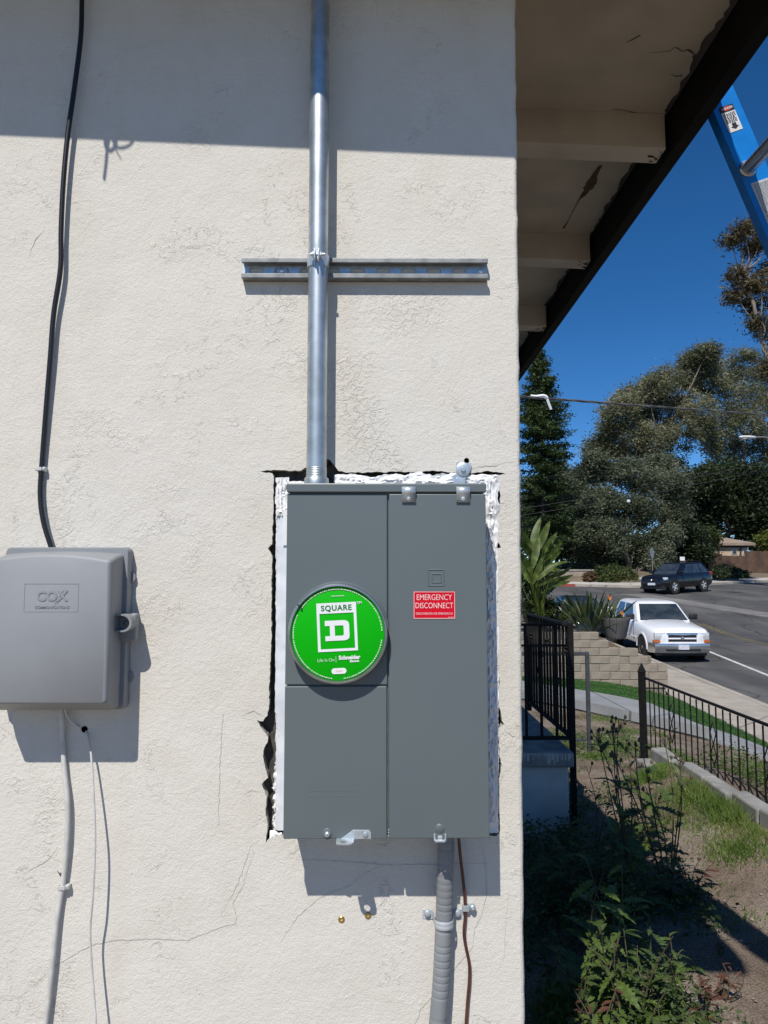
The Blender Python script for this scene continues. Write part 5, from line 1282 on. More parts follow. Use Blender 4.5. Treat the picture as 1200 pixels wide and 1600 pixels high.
def vehicle(name, label, cat, loc, heading, P):
    root = thing(name, label, cat, loc, heading, local=True); root.rotation_euler.y = P.get('tilt', 0)
    pt = P['paint']; w = P['w']; bodyo = body_loft(P['st']).build("body", pt, root, True)
    zb, zr, wb, wt = P['belt'], P['roof'], P['wb'], P['wt']; xA, xB, xC, xD = P['gx']
    hull([(xA, s * wb, zb - .05) for s in (-1, 1)] + [(xD, s * wb, zb - .05) for s in (-1, 1)] + [(xB, s * wt, zr - .05) for s in (-1, 1)] + [(xC, s * wt, zr - .05) for s in (-1, 1)] + [(xB - .18, s * wt * .75, zr) for s in (-1, 1)] + [(xC + .18, s * wt * .75, zr) for s in (-1, 1)], P.get('bev', .035)).build("cabin", pt, root, True)
    def lerp(a, b, t): return a + (b - a) * t
    def SP(sg, u, t):                                   # u: 0 front .. 1 rear along the side, t: 0 belt .. 1 roof
        xf, xr_ = lerp(xA, xB, t), lerp(xD, xC, t); y = lerp(wb, wt, t)
        return Vector((lerp(xf, xr_, u), sg * y, lerp(zb - .05, zr - .05, t)))
    n0 = 14
    for sg in (-1, 1):
        for (u0, u1) in P['side_glass']:
            Q = [SP(sg, u0, .12), SP(sg, u1, .12), SP(sg, u1, .90), SP(sg, u0, .90)]
            if sg > 0: Q = Q[::-1]
            nrm = (Q[1] - Q[0]).cross(Q[-1] - Q[0])
            if nrm.y * sg < 0: Q = Q[::-1]
            panel_quad(Q, .006, "side_window", M['carglass'], root)
        for u in P['doors']:
            xx = SP(sg, u, 0).x; MB().box((xx - .006, sg * (w + .001) - .004, P['sill'] + .1), (xx + .006, sg * (w + .001) + .004, zb - .06)).build("door_gap", M['trimblack'], root)
        for u in P['handles']:
            xx = SP(sg, u, 0).x; MB().rbox((xx - .09, sg * w - .02, zb - .17), (xx + .09, sg * (w + .028), zb - .125), .012).build("door_handle", P['handlemat'], root, True)
        m_ = MB().rbox((xA - .32, sg * (wb + .02) if sg > 0 else sg * (wb + .27), zb + .02), (xA - .20, sg * (wb + .27) if sg > 0 else sg * (wb + .02), zb + .19), .035, 3).build("mirror", P['mirrormat'], root, True)
        for x in P['axles']: wheel(root, x, w, P['r'], sg, P['rim'], P['spokes'])
    def WS(a, b, u, t): return Vector((lerp(a, b, t), u * lerp(wb, wt, t), lerp(zb - .05, zr - .05, t)))
    panel_quad([WS(xA, xB, u, t) for u, t in ((-.90, .10), (.90, .10), (.88, .93), (-.88, .93))], .008, "windscreen", M['carglass'], root)
    panel_quad([WS(xD, xC, u, t) for u, t in ((.88, .15), (-.88, .15), (-.86, .90), (.86, .90))], .008, "rear_window", M['carglass'], root)
    return root, bodyo

# white pickup parked at the kerb, nose towards the house
white = paint('white_car_paint', (.78, .79, .80))
st = [(2.40, .46, .80, .52, .01), (2.36, .40, .86, .68, .02), (2.30, .36, .93, .80, .03), (2.12, .34, .97, .86, .055), (1.6, .36, 1.02, .875, .06), (1.05, .36, 1.08, .88, .06), (.8, .40, 1.10, .88, .0), (-1.0, .40, 1.10, .88, .0), (-2.3, .42, 1.08, .88, 0), (-2.45, .5, 1.06, .86, 0)]
pky = 21.6 + 2.45
P = dict(paint=white, w=.88, st=st, belt=1.10, roof=1.66, wb=.84, wt=.66, gx=(1.10, .45, -1.15, -1.32), side_glass=[(.17, .54), (.60, .90)], doors=(.12, .57), handles=(.50,), sill=.40, handlemat=M['trimblack'], mirrormat=M['trimblack'], axles=(1.55, -1.45), r=.345, rim=M['steelrim'], spokes=0, bev=.07, tilt=math.atan((rz(pky + 1.5) - rz(pky - 1.5)) / 3.0))
px_c = W(1067, 1000, 21.6).x
pick, bodyo = vehicle("pickup_truck", "white pickup truck parked at the kerb facing the house", "pickup truck", (px_c, pky, rz(pky)), R(-90), P)
gr = MB().rbox((2.30, -.46, .58), (2.395, .46, .87), .02).build("grille", M['chrome'], pick, True)
for z in (.655, .775): MB().rbox((2.385, -.42, z - .045), (2.402, .42, z + .040), .006, 1).build("grille_opening", M['trimblack'], gr)
MB().lathe((2.405, 0, .715), (1, 0, 0), [(.055, 0), (.05, .008), (0, .012)], 18).build("grille_badge", M['chrome'], gr, True)
for sg in (-1, 1):
    hd = MB().rbox((2.24, min(sg * .47, sg * .80), .665), (2.375, max(sg * .47, sg * .80), .875), .02).build("headlight", M['lens'], pick, True)
    MB().rbox((2.22, min(sg * .47, sg * .82), .575), (2.372, max(sg * .47, sg * .82), .662), .015).build("indicator", M['amber'], pick, True)
    MB().rbox((-.95, min(sg * .86, sg * .893), .58), (1.05, max(sg * .86, sg * .893), .615), .006, 1).build("side_moulding", white, pick)
    for x in (1.55, -1.45):
        q = MB(); k = 16
        for i in range(k + 1):
            an = R(180 * i / k); q.v += [Vector((x + math.cos(an) * rr_, sg * yy, .345 + math.sin(an) * rr_)) for rr_, yy in ((.405, .882), (.41, .905), (.46, .90), (.475, .878))]
        for i in range(k):
            for j in range(3): q.f.append((4 * i + j, 4 * i + j + 1, 4 * i + 5 + j, 4 * i + 4 + j))
        q.build("wheel_flare", white, pick, True)
q = MB()
for (y, x) in ((-.90, 2.18), (-.80, 2.40), (-.4, 2.47), (0, 2.49), (.4, 2.47), (.80, 2.40), (.90, 2.18)):
    q.v += [Vector((x - .10, y, .57)), Vector((x - .01, y, .57)), Vector((x, y, .53)), Vector((x, y, .40)), Vector((x - .05, y, .29)), Vector((x - .14, y, .29))]
for i in range(6):
    for k in range(6): q.f.append((6 * i + k, 6 * i + (k + 1) % 6, 6 * i + 6 + (k + 1) % 6, 6 * i + 6 + k))
q.f += [tuple(range(6)), tuple(36 + k for k in range(6))]
bmp = q.build("front_bumper", M['chrome'], pick, True)
MB().rbox((2.485, -.155, .40), (2.505, .155, .54), .004, 1).build("number_plate", M['plate'], pick)
MB().rbox((2.42, -.50, .36), (2.487, .50, .42), .01, 1).build("bumper_slot", M['trimblack'], pick)
MB().rbox((2.20, -.75, .20), (2.34, .75, .30), .03).build("air_dam", M['trimblack'], pick, True)
MB().tube(catmull([(1.0, -.75, 1.13), (.96, -.3, 1.145), (.94, .1, 1.14)], 4), .008, 5).build("wiper", M['trimblack'], pick)
# black crossover across the junction
blk = paint('black_car_paint', (.006, .0065, .010), .22)
st = [(2.22, .40, .78, .62, .02), (2.12, .34, .90, .78, .04), (1.85, .30, .97, .86, .05), (1.4, .30, 1.02, .89, .05), (1.0, .30, 1.05, .90, .03), (-1.9, .30, 1.06, .90, 0), (-2.15, .36, 1.05, .87, 0), (-2.28, .45, .98, .80, 0)]
sy = 42.2; sxc = W(1057, 918, sy).x
P = dict(paint=blk, w=.90, st=st, belt=1.06, roof=1.68, wb=.84, wt=.64, gx=(1.12, .30, -1.55, -2.1), side_glass=[(.20, .44), (.47, .72), (.76, .93)], doors=(.16, .455, .73), handles=(.40, .68), sill=.30, handlemat=blk, mirrormat=blk, axles=(1.38, -1.30), r=.355, rim=M['rim'], spokes=5)
hdg = R(180 + 33)
fwd = Vector((math.cos(hdg), math.sin(hdg), 0)); gz = rz(sy)
P['tilt'] = math.atan(-(rz(sy + fwd.y * 1.3) - rz(sy - fwd.y * 1.3)) / 2.6)
suv, bodyo = vehicle("black_car", "black five door crossover car standing beyond the junction", "car", (sxc, sy, gz), hdg, P)
for sg in (-1, 1):
    MB().rbox((1.88, min(sg * .48, sg * .86), .74), (2.14, max(sg * .48, sg * .86), .90), .04, 3).build("headlight", M['lens'], suv, True)
    MB().rbox((-2.22, min(sg * .62, sg * .88), .86), (-1.98, max(sg * .62, sg * .88), 1.10), .04, 3).build("tail_light", M['tail'], suv, True)
    MB().tube(catmull([(.15, sg * .58, 1.68), (.05, sg * .58, 1.745), (-1.35, sg * .58, 1.74), (-1.5, sg * .58, 1.66)], 4), .016, 6).build("roof_rail", M['trimblack'], suv, True)
MB().rbox((2.14, -.24, .47), (2.245, .24, .60), .01, 1).build("number_plate", M['plate'], suv)
MB().rbox((2.10, -.42, .70), (2.235, .42, .80), .02).build("grille", M['trimblack'], suv)
MB().lathe((2.236, 0, .75), (1, 0, 0), [(.06, 0), (.05, .01), (0, .012)], 14).build("badge", M['chrome'], suv, True)
MB().rbox((2.0, -.80, .26), (2.2, .80, .40), .05).build("lower_bumper", M['trimblack'], suv, True)
# dark car mostly hidden behind the flowering clump
dk = paint('dark_blue_car_paint', (.016, .020, .030), .2)
st = [(2.2, .35, .66, .62, .02), (2.1, .28, .76, .78, .04), (1.7, .24, .84, .86, .04), (.9, .24, .92, .88, .02), (-1.7, .24, .94, .88, 0), (-2.1, .32, .92, .84, 0), (-2.25, .42, .84, .76, 0)]
cy = 29.6; cxx = W(905, 950, 28.0).x + .45
P = dict(paint=dk, w=.88, st=st, belt=.93, roof=1.38, wb=.80, wt=.60, gx=(1.0, .15, -1.0, -1.75), side_glass=[(.22, .50), (.54, .82)], doors=(.16, .52, .8), handles=(.46, .74), sill=.24, handlemat=dk, mirrormat=white, axles=(1.35, -1.3), r=.31, rim=M['rim'], spokes=5, tilt=math.atan((rz(cy + 1.3) - rz(cy - 1.3)) / 2.6))
car3, bodyo = vehicle("parked_car", "dark parked car half hidden behind the bird of paradise clump", "car", (cxx, cy, rz(cy) - .12), R(-90), P)
for sg in (-1, 1): MB().rbox((1.85, min(sg * .45, sg * .82), .60), (2.12, max(sg * .45, sg * .82), .72), .04, 3).build("headlight", M['lens'], car3, True)

# ================================================================== TREES
M['bark'] = pmat('pale_gum_bark', (.30, .255, .205), (.17, .14, .11), 1.2, .9, 0, .4, 9)
M['darkbark'] = pmat('dark_bark', (.085, .065, .05), None, 2, .95, 0, .5, 12)
M['gum'] = leafmat('gum_leaves', [(.062, .070, .034), (.14, .15, .078), (.235, .235, .135), (.36, .335, .22)], .4)
M['gum_grey'] = leafmat('grey_green_leaves', [(.055, .070, .040), (.125, .148, .088), (.26, .275, .18)], .4)
M['dark_leaf'] = leafmat('dark_leaves', [(.012, .022, .008), (.028, .045, .015), (.055, .075, .028)], .25)
M['brown_gum'] = leafmat('bronze_gum_leaves', [(.045, .045, .020), (.10, .082, .038), (.18, .14, .07)], .25)
M['conifer'] = leafmat('conifer_needles', [(.014, .030, .008), (.036, .064, .016), (.090, .12, .034)], .3)
M['bush'] = leafmat('bush_leaves', [(.022, .040, .010), (.060, .085, .022), (.12, .13, .045)], .3)
M['yellow_leaf'] = leafmat('yellow_green_leaves', [(.04, .06, .008), (.10, .13, .02), (.20, .21, .04)], .35)
def cloud(blobs, per, sub, subr, ll, lw, droop=.4):
    """blobs: (centre, radius vec). returns C, A, B"""
    Cs = []
    for c, rad in blobs:
        d = rdir(sub); rr = RNG.uniform(.25, 1.0, (sub, 1)) ** .55
        sc = np.array(c) + d * rr * np.array(rad)
        for s_ in sc:
            n = int(per * RNG.uniform(.5, 1.4)); q = RNG.normal(size=(n, 3)) * np.array([.5, .5, .42]) * subr * RNG.uniform(.7, 1.25)
            Cs.append(s_ + q)
    C = np.concatenate(Cs); n = len(C); A = rdir(n); A[:, 2] = A[:, 2] * (1 - droop) - droop * RNG.uniform(.2, 1, n); A /= np.linalg.norm(A, axis=1)[:, None]
    B = np.cross(A, rdir(n)); B /= np.linalg.norm(B, axis=1)[:, None]
    s_ = RNG.uniform(.6, 1.35, (n, 1)); return C, A * ll * s_, B * lw * s_
def tree(name, label, base, blobs, per, sub, subr, ll, lw, leafm, barkm, trunk_r=.3, group=None, droop=.4, trunk_pts=None, limb_r=.10):
    t = thing(name, label, "tree", base, group=group)
    cen = np.mean([b[0] for b in blobs], axis=0); zlo = min(b[0][2] for b in blobs)
    tp = trunk_pts or [Vector(base) + Vector((0, 0, -.4)), Vector((base[0] * .7 + cen[0] * .3, base[1], base[2] + (zlo - base[2]) * .6)), Vector((cen[0], cen[1], (zlo + cen[2]) / 2))]
    tp = catmull(tp, 6); q = MB().tube(tp, [trunk_r * (1 - .75 * i / (len(tp) - 1)) for i in range(len(tp))], 10)
    for c, rad in blobs:
        c = Vector(c); k = min(range(len(tp)), key=lambda i: (tp[i] - (c + Vector((0, 0, -2.2)))).length); s0 = tp[k]
        mid = (s0 + c) / 2 + Vector((RNG.uniform(-.4, .4), RNG.uniform(-.4, .4), -.15 * (c - s0).length))
        P = catmull([s0, mid, c + Vector((0, 0, rad[2] * .5))], 6); q.tube(P, [max(limb_r * (1.25 - i / (len(P) - 1)), .015) for i in range(len(P))], 6)
    q.build("trunk", barkm, t, True)
    C, A, B = cloud(blobs, per, sub, subr, ll, lw, droop)
    quad_cloud("crown", C, A, B, leafm, t, base=base); return t
def pxblobs(L, y, dj=2.0, fl=.85):
    out = []
    for (px, py, r) in L:
        yy = y + RNG.uniform(-dj, dj); p = W(px, py, yy); rr_ = r / FPX * yy; out.append(((p.x, p.y, p.z), (rr_, rr_ * 1.1, rr_ * fl)))
    return out
def gz_far(y): return rz(min(y, 60 + .2 * y)) + .9
def tree_base(px, y): return (W(px, 900, y).x, y, gz_far(y))
tree("eucalyptus_tree", "tall grey green eucalyptus, its broad crown rising behind the stop sign", tree_base(1040, 72),
     pxblobs([(1098,566,24),(1075,590,26),(1110,600,24),(1040,596,24),(1012,608,24),(990,622,22),(965,640,22),(1000,645,28),(1040,635,30),(1080,630,30),(950,675,22),(985,680,30),(1025,680,32),(1065,672,32),(1100,650,26),(935,700,18),(1000,715,30),(1050,715,32),(960,715,24),(1020,600,14),(1105,552,10),(975,628,12),(1082,565,14)], 72), 190, 20, .95, .15, .050, M['gum'], M['bark'], .45, "eucalyptus trees")
tree("eucalyptus_tree", "eucalyptus with open crown and pale limbs at the right edge behind the lamp", tree_base(1150, 76),
     pxblobs([(1132,585,26),(1160,572,26),(1188,580,26),(1145,620,30),(1180,625,30),(1210,620,30),(1130,660,30),(1165,668,30),(1200,672,30),(1140,705,28),(1180,712,30),(1215,720,30),(1115,690,24)], 76), 170, 18, 1.0, .16, .050, M['gum'], M['bark'], .25, "eucalyptus trees")
tree("eucalyptus_tree", "dusty grey leafed tree in front of the tall eucalyptus, down to the far kerb", tree_base(985, 53.5),
     pxblobs([(895,770,16),(912,745,16),(940,735,22),(975,742,26),(1010,750,28),(1045,760,26),(905,790,20),(935,785,26),(975,790,30),(1015,795,30),(1050,800,24),(895,825,20),(925,830,24),(960,838,28),(1000,840,30),(1040,838,24),(910,862,20),(945,868,24),(985,872,26),(1025,868,20),(930,720,12),(1030,728,18)], 53.5, 1.6), 230, 22, .68, .12, .042, M['gum_grey'], M['bark'], .3, "eucalyptus trees")
tree("shade_tree", "dark leafy tree mass behind the small tan house", tree_base(1150, 78),
     pxblobs([(1075,765,28),(1105,755,30),(1140,750,30),(1175,755,30),(1205,760,30),(1085,800,28),(1120,795,28),(1155,800,28),(1190,800,28),(1215,805,28),(1095,835,20),(1185,835,26),(1210,845,24),(1060,850,22),(1080,860,18)], 71, 1.5), 150, 30, 1.2, .20, .085, M['dark_leaf'], M['darkbark'], .4, droop=.2)  # the shadow on this tree mass is put into its dark leaf colour
tree("shade_tree", "dark bushy tree standing over the black crossover car", tree_base(1060, 54), pxblobs([(1050,862,16),(1075,850,18),(1092,862,15),(1085,838,14),(1060,875,16),(1095,880,12),(1040,880,13)], 56, 1), 120, 20, .7, .13, .055, M['dark_leaf'], M['darkbark'], .15, droop=.2)
tree("shade_tree", "young bright green tree in front of the tan house roof", tree_base(1105, 58), pxblobs([(1098,832,11),(1112,838,10),(1092,843,10),(1108,850,9)], 58, .6), 70, 12, .6, .13, .05, M['bush'], M['darkbark'], .12, droop=.2)
tree("shade_tree", "yellow green leafed tree at the right edge above the board fence", tree_base(1205, 64), pxblobs([(1196,842,10),(1205,850,12),(1215,835,14)], 64, .6), 80, 14, .6, .13, .05, M['yellow_leaf'], M['darkbark'], .15, droop=.2)
tree("shade_tree", "yellow green tree low beside the conifer", tree_base(868, 55), pxblobs([(868,840,16),(885,848,14),(850,846,16),(875,862,14),(895,860,10)], 55, .8), 90, 16, .7, .13, .05, M['bush'], M['darkbark'], .15, droop=.2)
tree("shade_tree", "grey dark tree filling the gap below the conifer", tree_base(838, 58), pxblobs([(835,790,22),(860,775,20),(885,770,16),(850,815,24),(880,815,20),(825,830,22),(870,745,12),(905,790,20),(930,800,22),(900,850,22),(940,850,22)], 58, 1), 170, 26, 1.0, .16, .06, M['gum_grey'], M['darkbark'], .25, droop=.3)
# near eucalyptus at the right edge with bronze clumps
te = 40.0; b = W(1300, 905, te); tp = [Vector((b.x, te, gz_far(te) - 1.2)), W(1262, 740, te), W(1222, 630, te), W(1190, 530, te), W(1176, 470, te), W(1162, 415, te), W(1158, 385, te)]
tree("eucalyptus_tree", "near eucalyptus with bronze leaf clumps hanging beside the blue ladder", (b.x, te, gz_far(te) - 1.2),
     pxblobs([(1160,362,16),(1180,350,16),(1142,378,12),(1196,372,18),(1176,385,14),(1210,350,18),(1150,432,14),(1168,448,17),(1188,440,18),(1205,420,16),(1146,462,12),(1172,478,15),(1200,478,18),(1196,520,16),(1215,545,20),(1180,505,10),(1200,575,14)], te, .8), 62, 13, .5, .13, .034, M['brown_gum'], M['bark'], .20, "eucalyptus trees", .55, tp, .045)
# columnar conifer beside the house corner
cy_ = 50.0; cb = W(850, 905, cy_); ct_ = W(855, 553, cy_).z; zb_ = gz_far(cy_)
con = thing("conifer_tree", "dark green columnar conifer rising beside the house corner", "tree", (cb.x, cy_, zb_))
q = MB().tube([(cb.x, cy_, zb_ - .5), (cb.x + .1, cy_, ct_ - .3)], [.28, .03], 8); Cs = []; H = ct_ - zb_
for i in range(330):
    t = RNG.uniform(.03, 1) ** .9; h = zb_ + H * t; az = RNG.uniform(0, 2 * math.pi)
    Lm = 1.75 * min(1, ((1 - t) / .30)) ** .75 * RNG.uniform(.55, 1.12) + .12
    tip = np.array([math.cos(az) * Lm, math.sin(az) * Lm, -.12 * Lm + .25])
    q.tube([(cb.x, cy_, h), (cb.x + tip[0], cy_ + tip[1], h + tip[2])], [.035, .008], 4, caps=False)
    n = int(40 + 75 * Lm); u = RNG.uniform(.25, 1.08, (n, 1)); Cs.append(np.array([cb.x, cy_, h]) + tip * u + RNG.normal(size=(n, 3)) * np.array([.17, .17, .11]))
q.build("trunk", M['darkbark'], con)
C = np.concatenate(Cs); n = len(C); A = rdir(n); A[:, 2] = np.abs(A[:, 2]) * .7; B = np.cross(A, rdir(n)); s_ = RNG.uniform(.6, 1.3, (n, 1))
quad_cloud("crown", C, A * .12 * s_, B * .058 * s_, M['conifer'], con, base=(cb.x, cy_, zb_))
# shrubs across the junction and by the wall
def shrub(name, label, px, py, y, rx, rzr, leafm, n=5000, ll=.09, lw=.035, base_z=None, seed=1, group=None):
    p = W(px, py, y); bz_ = base_z if base_z is not None else gz_far(y) - .4
    t = thing(name, label, "shrub", (p.x, y, bz_), group=group); bl = []
    for i in range(9):
        a = 2.4 * i; k = math.sqrt(i / 9); bl.append(((p.x + math.cos(a) * rx * .75 * k, y + math.sin(a) * rx * .6 * k, p.z - rzr * .25 * k * k + RNG.uniform(-.1, .1) * rzr), (rx * .42, rx * .42, rzr * .55)))
    q = MB()
    for c, r_ in bl: q.tube([(p.x, y, bz_ - .1), ((p.x + c[0]) / 2, y, (bz_ + c[2]) / 2), c], [.03 * rx, .02 * rx, .006 * rx], 5)
    q.build("stems", M['darkbark'], t); per = max(6, n // (9 * 14)); C, A, B = cloud(bl, per, 14, rx * .22, ll, lw, .15); C[:, 2] = np.maximum(C[:, 2], bz_ + .03)
    quad_cloud("foliage", C, A, B, leafm, t, base=(p.x, y, bz_)); return t
shrub("round_shrub", "rounded green and rust shrub at the far kerb left of the sign", 957, 897, 48.6, 1.5, .95, M['bush'], 9000, base_z=rz(48.6) + .15)
M['rust'] = leafmat('rust_leaves', [(.05, .035, .015), (.12, .07, .03), (.16, .10, .04)], .3)
shrub("round_shrub", "rust brown shrub touching the rounded green one at the far kerb", 922, 902, 48.4, .55, .55, M['rust'], 3000, base_z=rz(48.4) + .15)
shrub("round_shrub", "dark shrub in front of the board fence behind the black car", 1130, 892, 50.5, 1.05, .75, M['dark_leaf'], 6000, base_z=rz(50) + .3)
shrub("round_shrub", "smaller dark shrub beside the fence, right of its neighbour", 1152, 895, 51.0, .75, .6, M['bush'], 4000, base_z=rz(50.6) + .3)
shrub("hedge_shrub", "small leafed shrub above the block wall beside the railing", 842, 948, 17.3, .62, .52, M['bush'], 7000, .035, .014, .36)
shrub("hedge_shrub", "dark dense shrub at the foot of the paddle leafed plant", 826, 905, 17.8, .5, .6, M['dark_leaf'], 5000, .04, .018, .36)

# ================================================================== LARGE LEAVED PLANTS
def leaf_proto(name, prof, length, width, mat, curl=.0, fold=.15, n=10, saw=0.0, seed=1):
    """blade along +x, folded on its midrib; prof(t) gives the half width"""
    r = random.Random(seed); mb = MB()
    for i in range(n + 1):
        t = i / n; w = prof(t) * width * (1 + (saw * (1 if i % 2 else -1) if 0 < i < n else 0)); x = length * t; z = -curl * length * t * t
        mb.v += [Vector((x, w, z + fold * w)), Vector((x, 0, z)), Vector((x, -w, z + fold * w))]
    for i in range(n):
        for k in range(2): mb.f.append((3 * i + k, 3 * i + k + 1, 3 * i + 4 + k, 3 * i + 3 + k))
    me = bpy.data.meshes.new(name); me.from_pydata([tuple(v) for v in mb.v], [], mb.f); me.materials.append(mat)
    me.polygons.foreach_set("use_smooth", [True] * len(me.polygons)); return me
def put_leaf(me, parent, p, az, el, roll=0.0, s=1.0, name="leaf"):
    o = bpy.data.objects.new(name, me); COL.objects.link(o); o.parent = parent
    o.location = Vector(p) - ORG[parent.name]; o.rotation_euler = Euler((roll, -el, az), 'XYZ'); o.scale = (s, s, s); return o
M['paddle'] = leafmat('paddle_leaf', [(.030, .052, .008), (.080, .118, .020), (.19, .23, .055)], .35, .45, 5)
M['strap_leaf'] = leafmat('strap_leaf', [(.028, .048, .018), (.060, .090, .034), (.12, .14, .06)], .25, .4, 2)
M['orange'] = pmat('orange_petals', (.75, .22, .02), None, 9, .5)
paddle = leaf_proto("paddle_leaf", lambda t: math.sin(math.pi * min(t * .92 + .08, 1)) ** .7, 1.0, .105, M['paddle'], .25, .22, 12)
bp_ = W(838, 930, 17.2); big = thing("paddle_plant", "tall plant with big upright paddle shaped leaves beside the house corner", "plant", (bp_.x, 16.9, .36))
rl = random.Random(12)
tips = [(818,850,-.5,1.15),(848,840,.3,1.2),(836,832,.05,1.15),(858,850,.5,.9),(868,880,.9,.85),(850,872,.4,1.0),(842,890,.3,.95),(880,896,1.2,.9),(822,880,-.3,1.05),(860,905,1.0,.9),(830,905,0,.9),(872,912,1.25,.8),(812,868,-.7,1.0),(855,925,.9,.75),(838,860,.1,1.1),(824,842,-.2,1.0),(846,880,-.2,.9),(832,872,.5,.95),(856,890,.6,.85),(816,890,-.4,.9),(866,862,.7,.8),(842,915,-.3,.8),(870,888,1.0,.8),(862,875,.8,.8),(878,905,1.2,.75),(826,895,.3,.9),(850,905,.5,.75)]
for (px, py, lean, s) in tips:
    yy = 16.9 + rl.uniform(-.45, .45); mid = W(px, py, yy); el = R(80) - abs(lean) * 1.0; az = (0 if lean > 0 else math.pi) + rl.uniform(-.6, .6)
    dv = Vector((math.cos(el) * math.cos(az), math.cos(el) * math.sin(az), math.sin(el))); p0 = mid - dv * .38 * s
    P = catmull([(bp_.x + rl.uniform(-.12, .12), 16.9 + rl.uniform(-.1, .1), .36), ((bp_.x + p0.x) / 2, (16.9 + p0.y) / 2, .36 + (p0.z - .36) * .6), p0], 5)
    MB().tube(P, [.022 - .012 * i / (len(P) - 1) for i in range(len(P))], 6).build("stalk", M['paddle'], big, True)
    put_leaf(paddle, big, p0, az, el, R(90) + rl.uniform(-1.0, 1.0), s * .74)
strapl = leaf_proto("strap_leaf", lambda t: (math.sin(math.pi * min(max(t - .35, 0) / .65, 1)) ** .8 if t > .35 else 0) + .08, 1.0, .040, M['strap_leaf'], .12, .3, 10)
sc_ = W(925, 1000, 17.0); clump = thing("bird_of_paradise", "spiky bird of paradise clump with orange flower above the block wall", "plant", (sc_.x, 17.0, .36))
for i in range(90):
    az = rl.uniform(0, 6.283); el = R(rl.uniform(28, 86)); s = rl.uniform(.7, 1.1)
    put_leaf(strapl, clump, (sc_.x + math.cos(az) * rl.uniform(0, .3), 17.0 + math.sin(az) * rl.uniform(0, .2), .36), az, el, rl.uniform(-1, 1), s)
for (px, py) in ((923, 947), (953, 938), (972, 962)):
    p = W(px, py, 16.85); q = MB()
    for k in range(4): q.tube([p, p + Vector((.05 * math.cos(k), .03, .09 + .02 * k))], [.014, .002], 4)
    q.build("flower", M['orange'], clump)
    MB().tube([(sc_.x, 17.0, .4), ((sc_.x + p.x) / 2, 16.3, (p.z + .4) / 2 + .05), p], .010, 5).build("flower_stalk", M['strap_leaf'], clump)
sp_ = leaf_proto("spike_leaf", lambda t: (1 - t) ** .7 * .9 + .02, .5, .03, M['strap_leaf'], .25, .3, 6)
pp = thing("pot_plant", "small drooping leafy plant growing in the dark grey pot", "plant", (pc.x, 16.7, .70))
for i in range(22): put_leaf(sp_, pp, (pc.x + rl.uniform(-.12, .12), 16.7 + rl.uniform(-.1, .1), .71), rl.uniform(0, 6.28), R(rl.uniform(25, 80)), 0, rl.uniform(.35, .75))

# ================================================================== WEEDS AND GRASS
M['weed'] = leafmat('weed_leaf', [(.045, .078, .016), (.095, .155, .032), (.175, .225, .065)], .35, .45, 6)
M['weed_dark'] = leafmat('dull_weed_leaf', [(.042, .072, .022), (.075, .115, .034), (.12, .165, .05)], .3, .5, 6)
M['weed_red'] = leafmat('reddish_weed_leaf', [(.06, .035, .025), (.13, .055, .04), (.16, .10, .04)], .3, .5, 8)
M['weed_stem'] = pmat('weed_stem', (.060, .070, .030), (.09, .055, .04), 9, .7)
M['grass'] = leafmat('grass_blades', [(.06, .11, .018), (.12, .20, .035), (.22, .27, .08)], .35, .6, 3)
M['dry'] = pmat('dry_stalk', (.16, .095, .06), (.09, .06, .04), 8, .9)
lob = [leaf_proto("lobed_leaf", lambda t: math.sin(math.pi * min(t * .9 + .1, 1)) ** .8, 1.0, w, m, c, .25, 14, s, i) for i, (w, c, s, m) in enumerate(((.20, .35, .28, M['weed']), (.14, .55, .40, M['weed']), (.24, .25, .18, M['weed']), (.20, .35, .50, M['weed_dark']), (.14, .5, .5, M['weed_dark']), (.18, .4, .3, M['weed_red'])))]
def weed(label, base, height, nst, leaves, kinds, lsize, spread, r=.004, seed=1, heads=0, low=.0, cat="weed", lean=(0, 0)):
    q_ = random.Random(seed); t = thing("weed_plant", label, cat, base, group="weeds growing beside the house")
    for k in range(nst):
        az = q_.uniform(0, 6.283); h = height * q_.uniform(.7, 1.05); sp = spread * q_.uniform(.3, 1)
        tip = Vector(base) + Vector((math.cos(az) * sp + lean[0], math.sin(az) * sp * .7 + lean[1], h)); mid = Vector(base) * .5 + tip * .5 + Vector((q_.uniform(-.04, .04), q_.uniform(-.04, .04), h * .08))
        P = catmull([Vector(base) + Vector((0, 0, -.03)), mid, tip], 7); MB().tube(P, [r * (1 - .6 * i / (len(P) - 1)) for i in range(len(P))], 6).build("stem", M['weed_stem'], t, True)
        for j in range(leaves):
            u = low + (1 - low) * (j + q_.random()) / leaves; p = P[min(int(u * (len(P) - 1)), len(P) - 1)]
            s = lsize * (1.15 - .75 * u) * q_.uniform(.6, 1.2); put_leaf(lob[q_.choice(kinds)], t, p, q_.uniform(0, 6.283), R(q_.uniform(-5, 50)), q_.uniform(-.4, .4), s)
        for j in range(heads):
            p = P[-1] + Vector((q_.uniform(-.05, .05), q_.uniform(-.04, .04), q_.uniform(-.03, .04)))
            MB().tube([P[-3], p], .0018, 4).build("flower_stalk", M['weed_stem'], t); MB().lathe(p, (0, 0, 1), [(.003, -.012), (.009, -.006), (.007, .006), (.002, .012)], 8).build("bud", M['weed_stem'], t)
    return t
def yb(px, py): p = YG(px, py); return (p.x, p.y, p.z - .005)
def yp(x, y): return (x, y, yz(x, y) - .005)
weed("leafy green weed at the sunlit edge, biggest jagged leaves", yp(.93, 2.86), .40, 9, 9, (0, 1, 3), .125, .21, seed=3)
weed("leafy weed clump with reddish leaves near the wall foot", yp(.74, 2.62), .30, 10, 9, (2, 5, 5), .07, .14, seed=5)
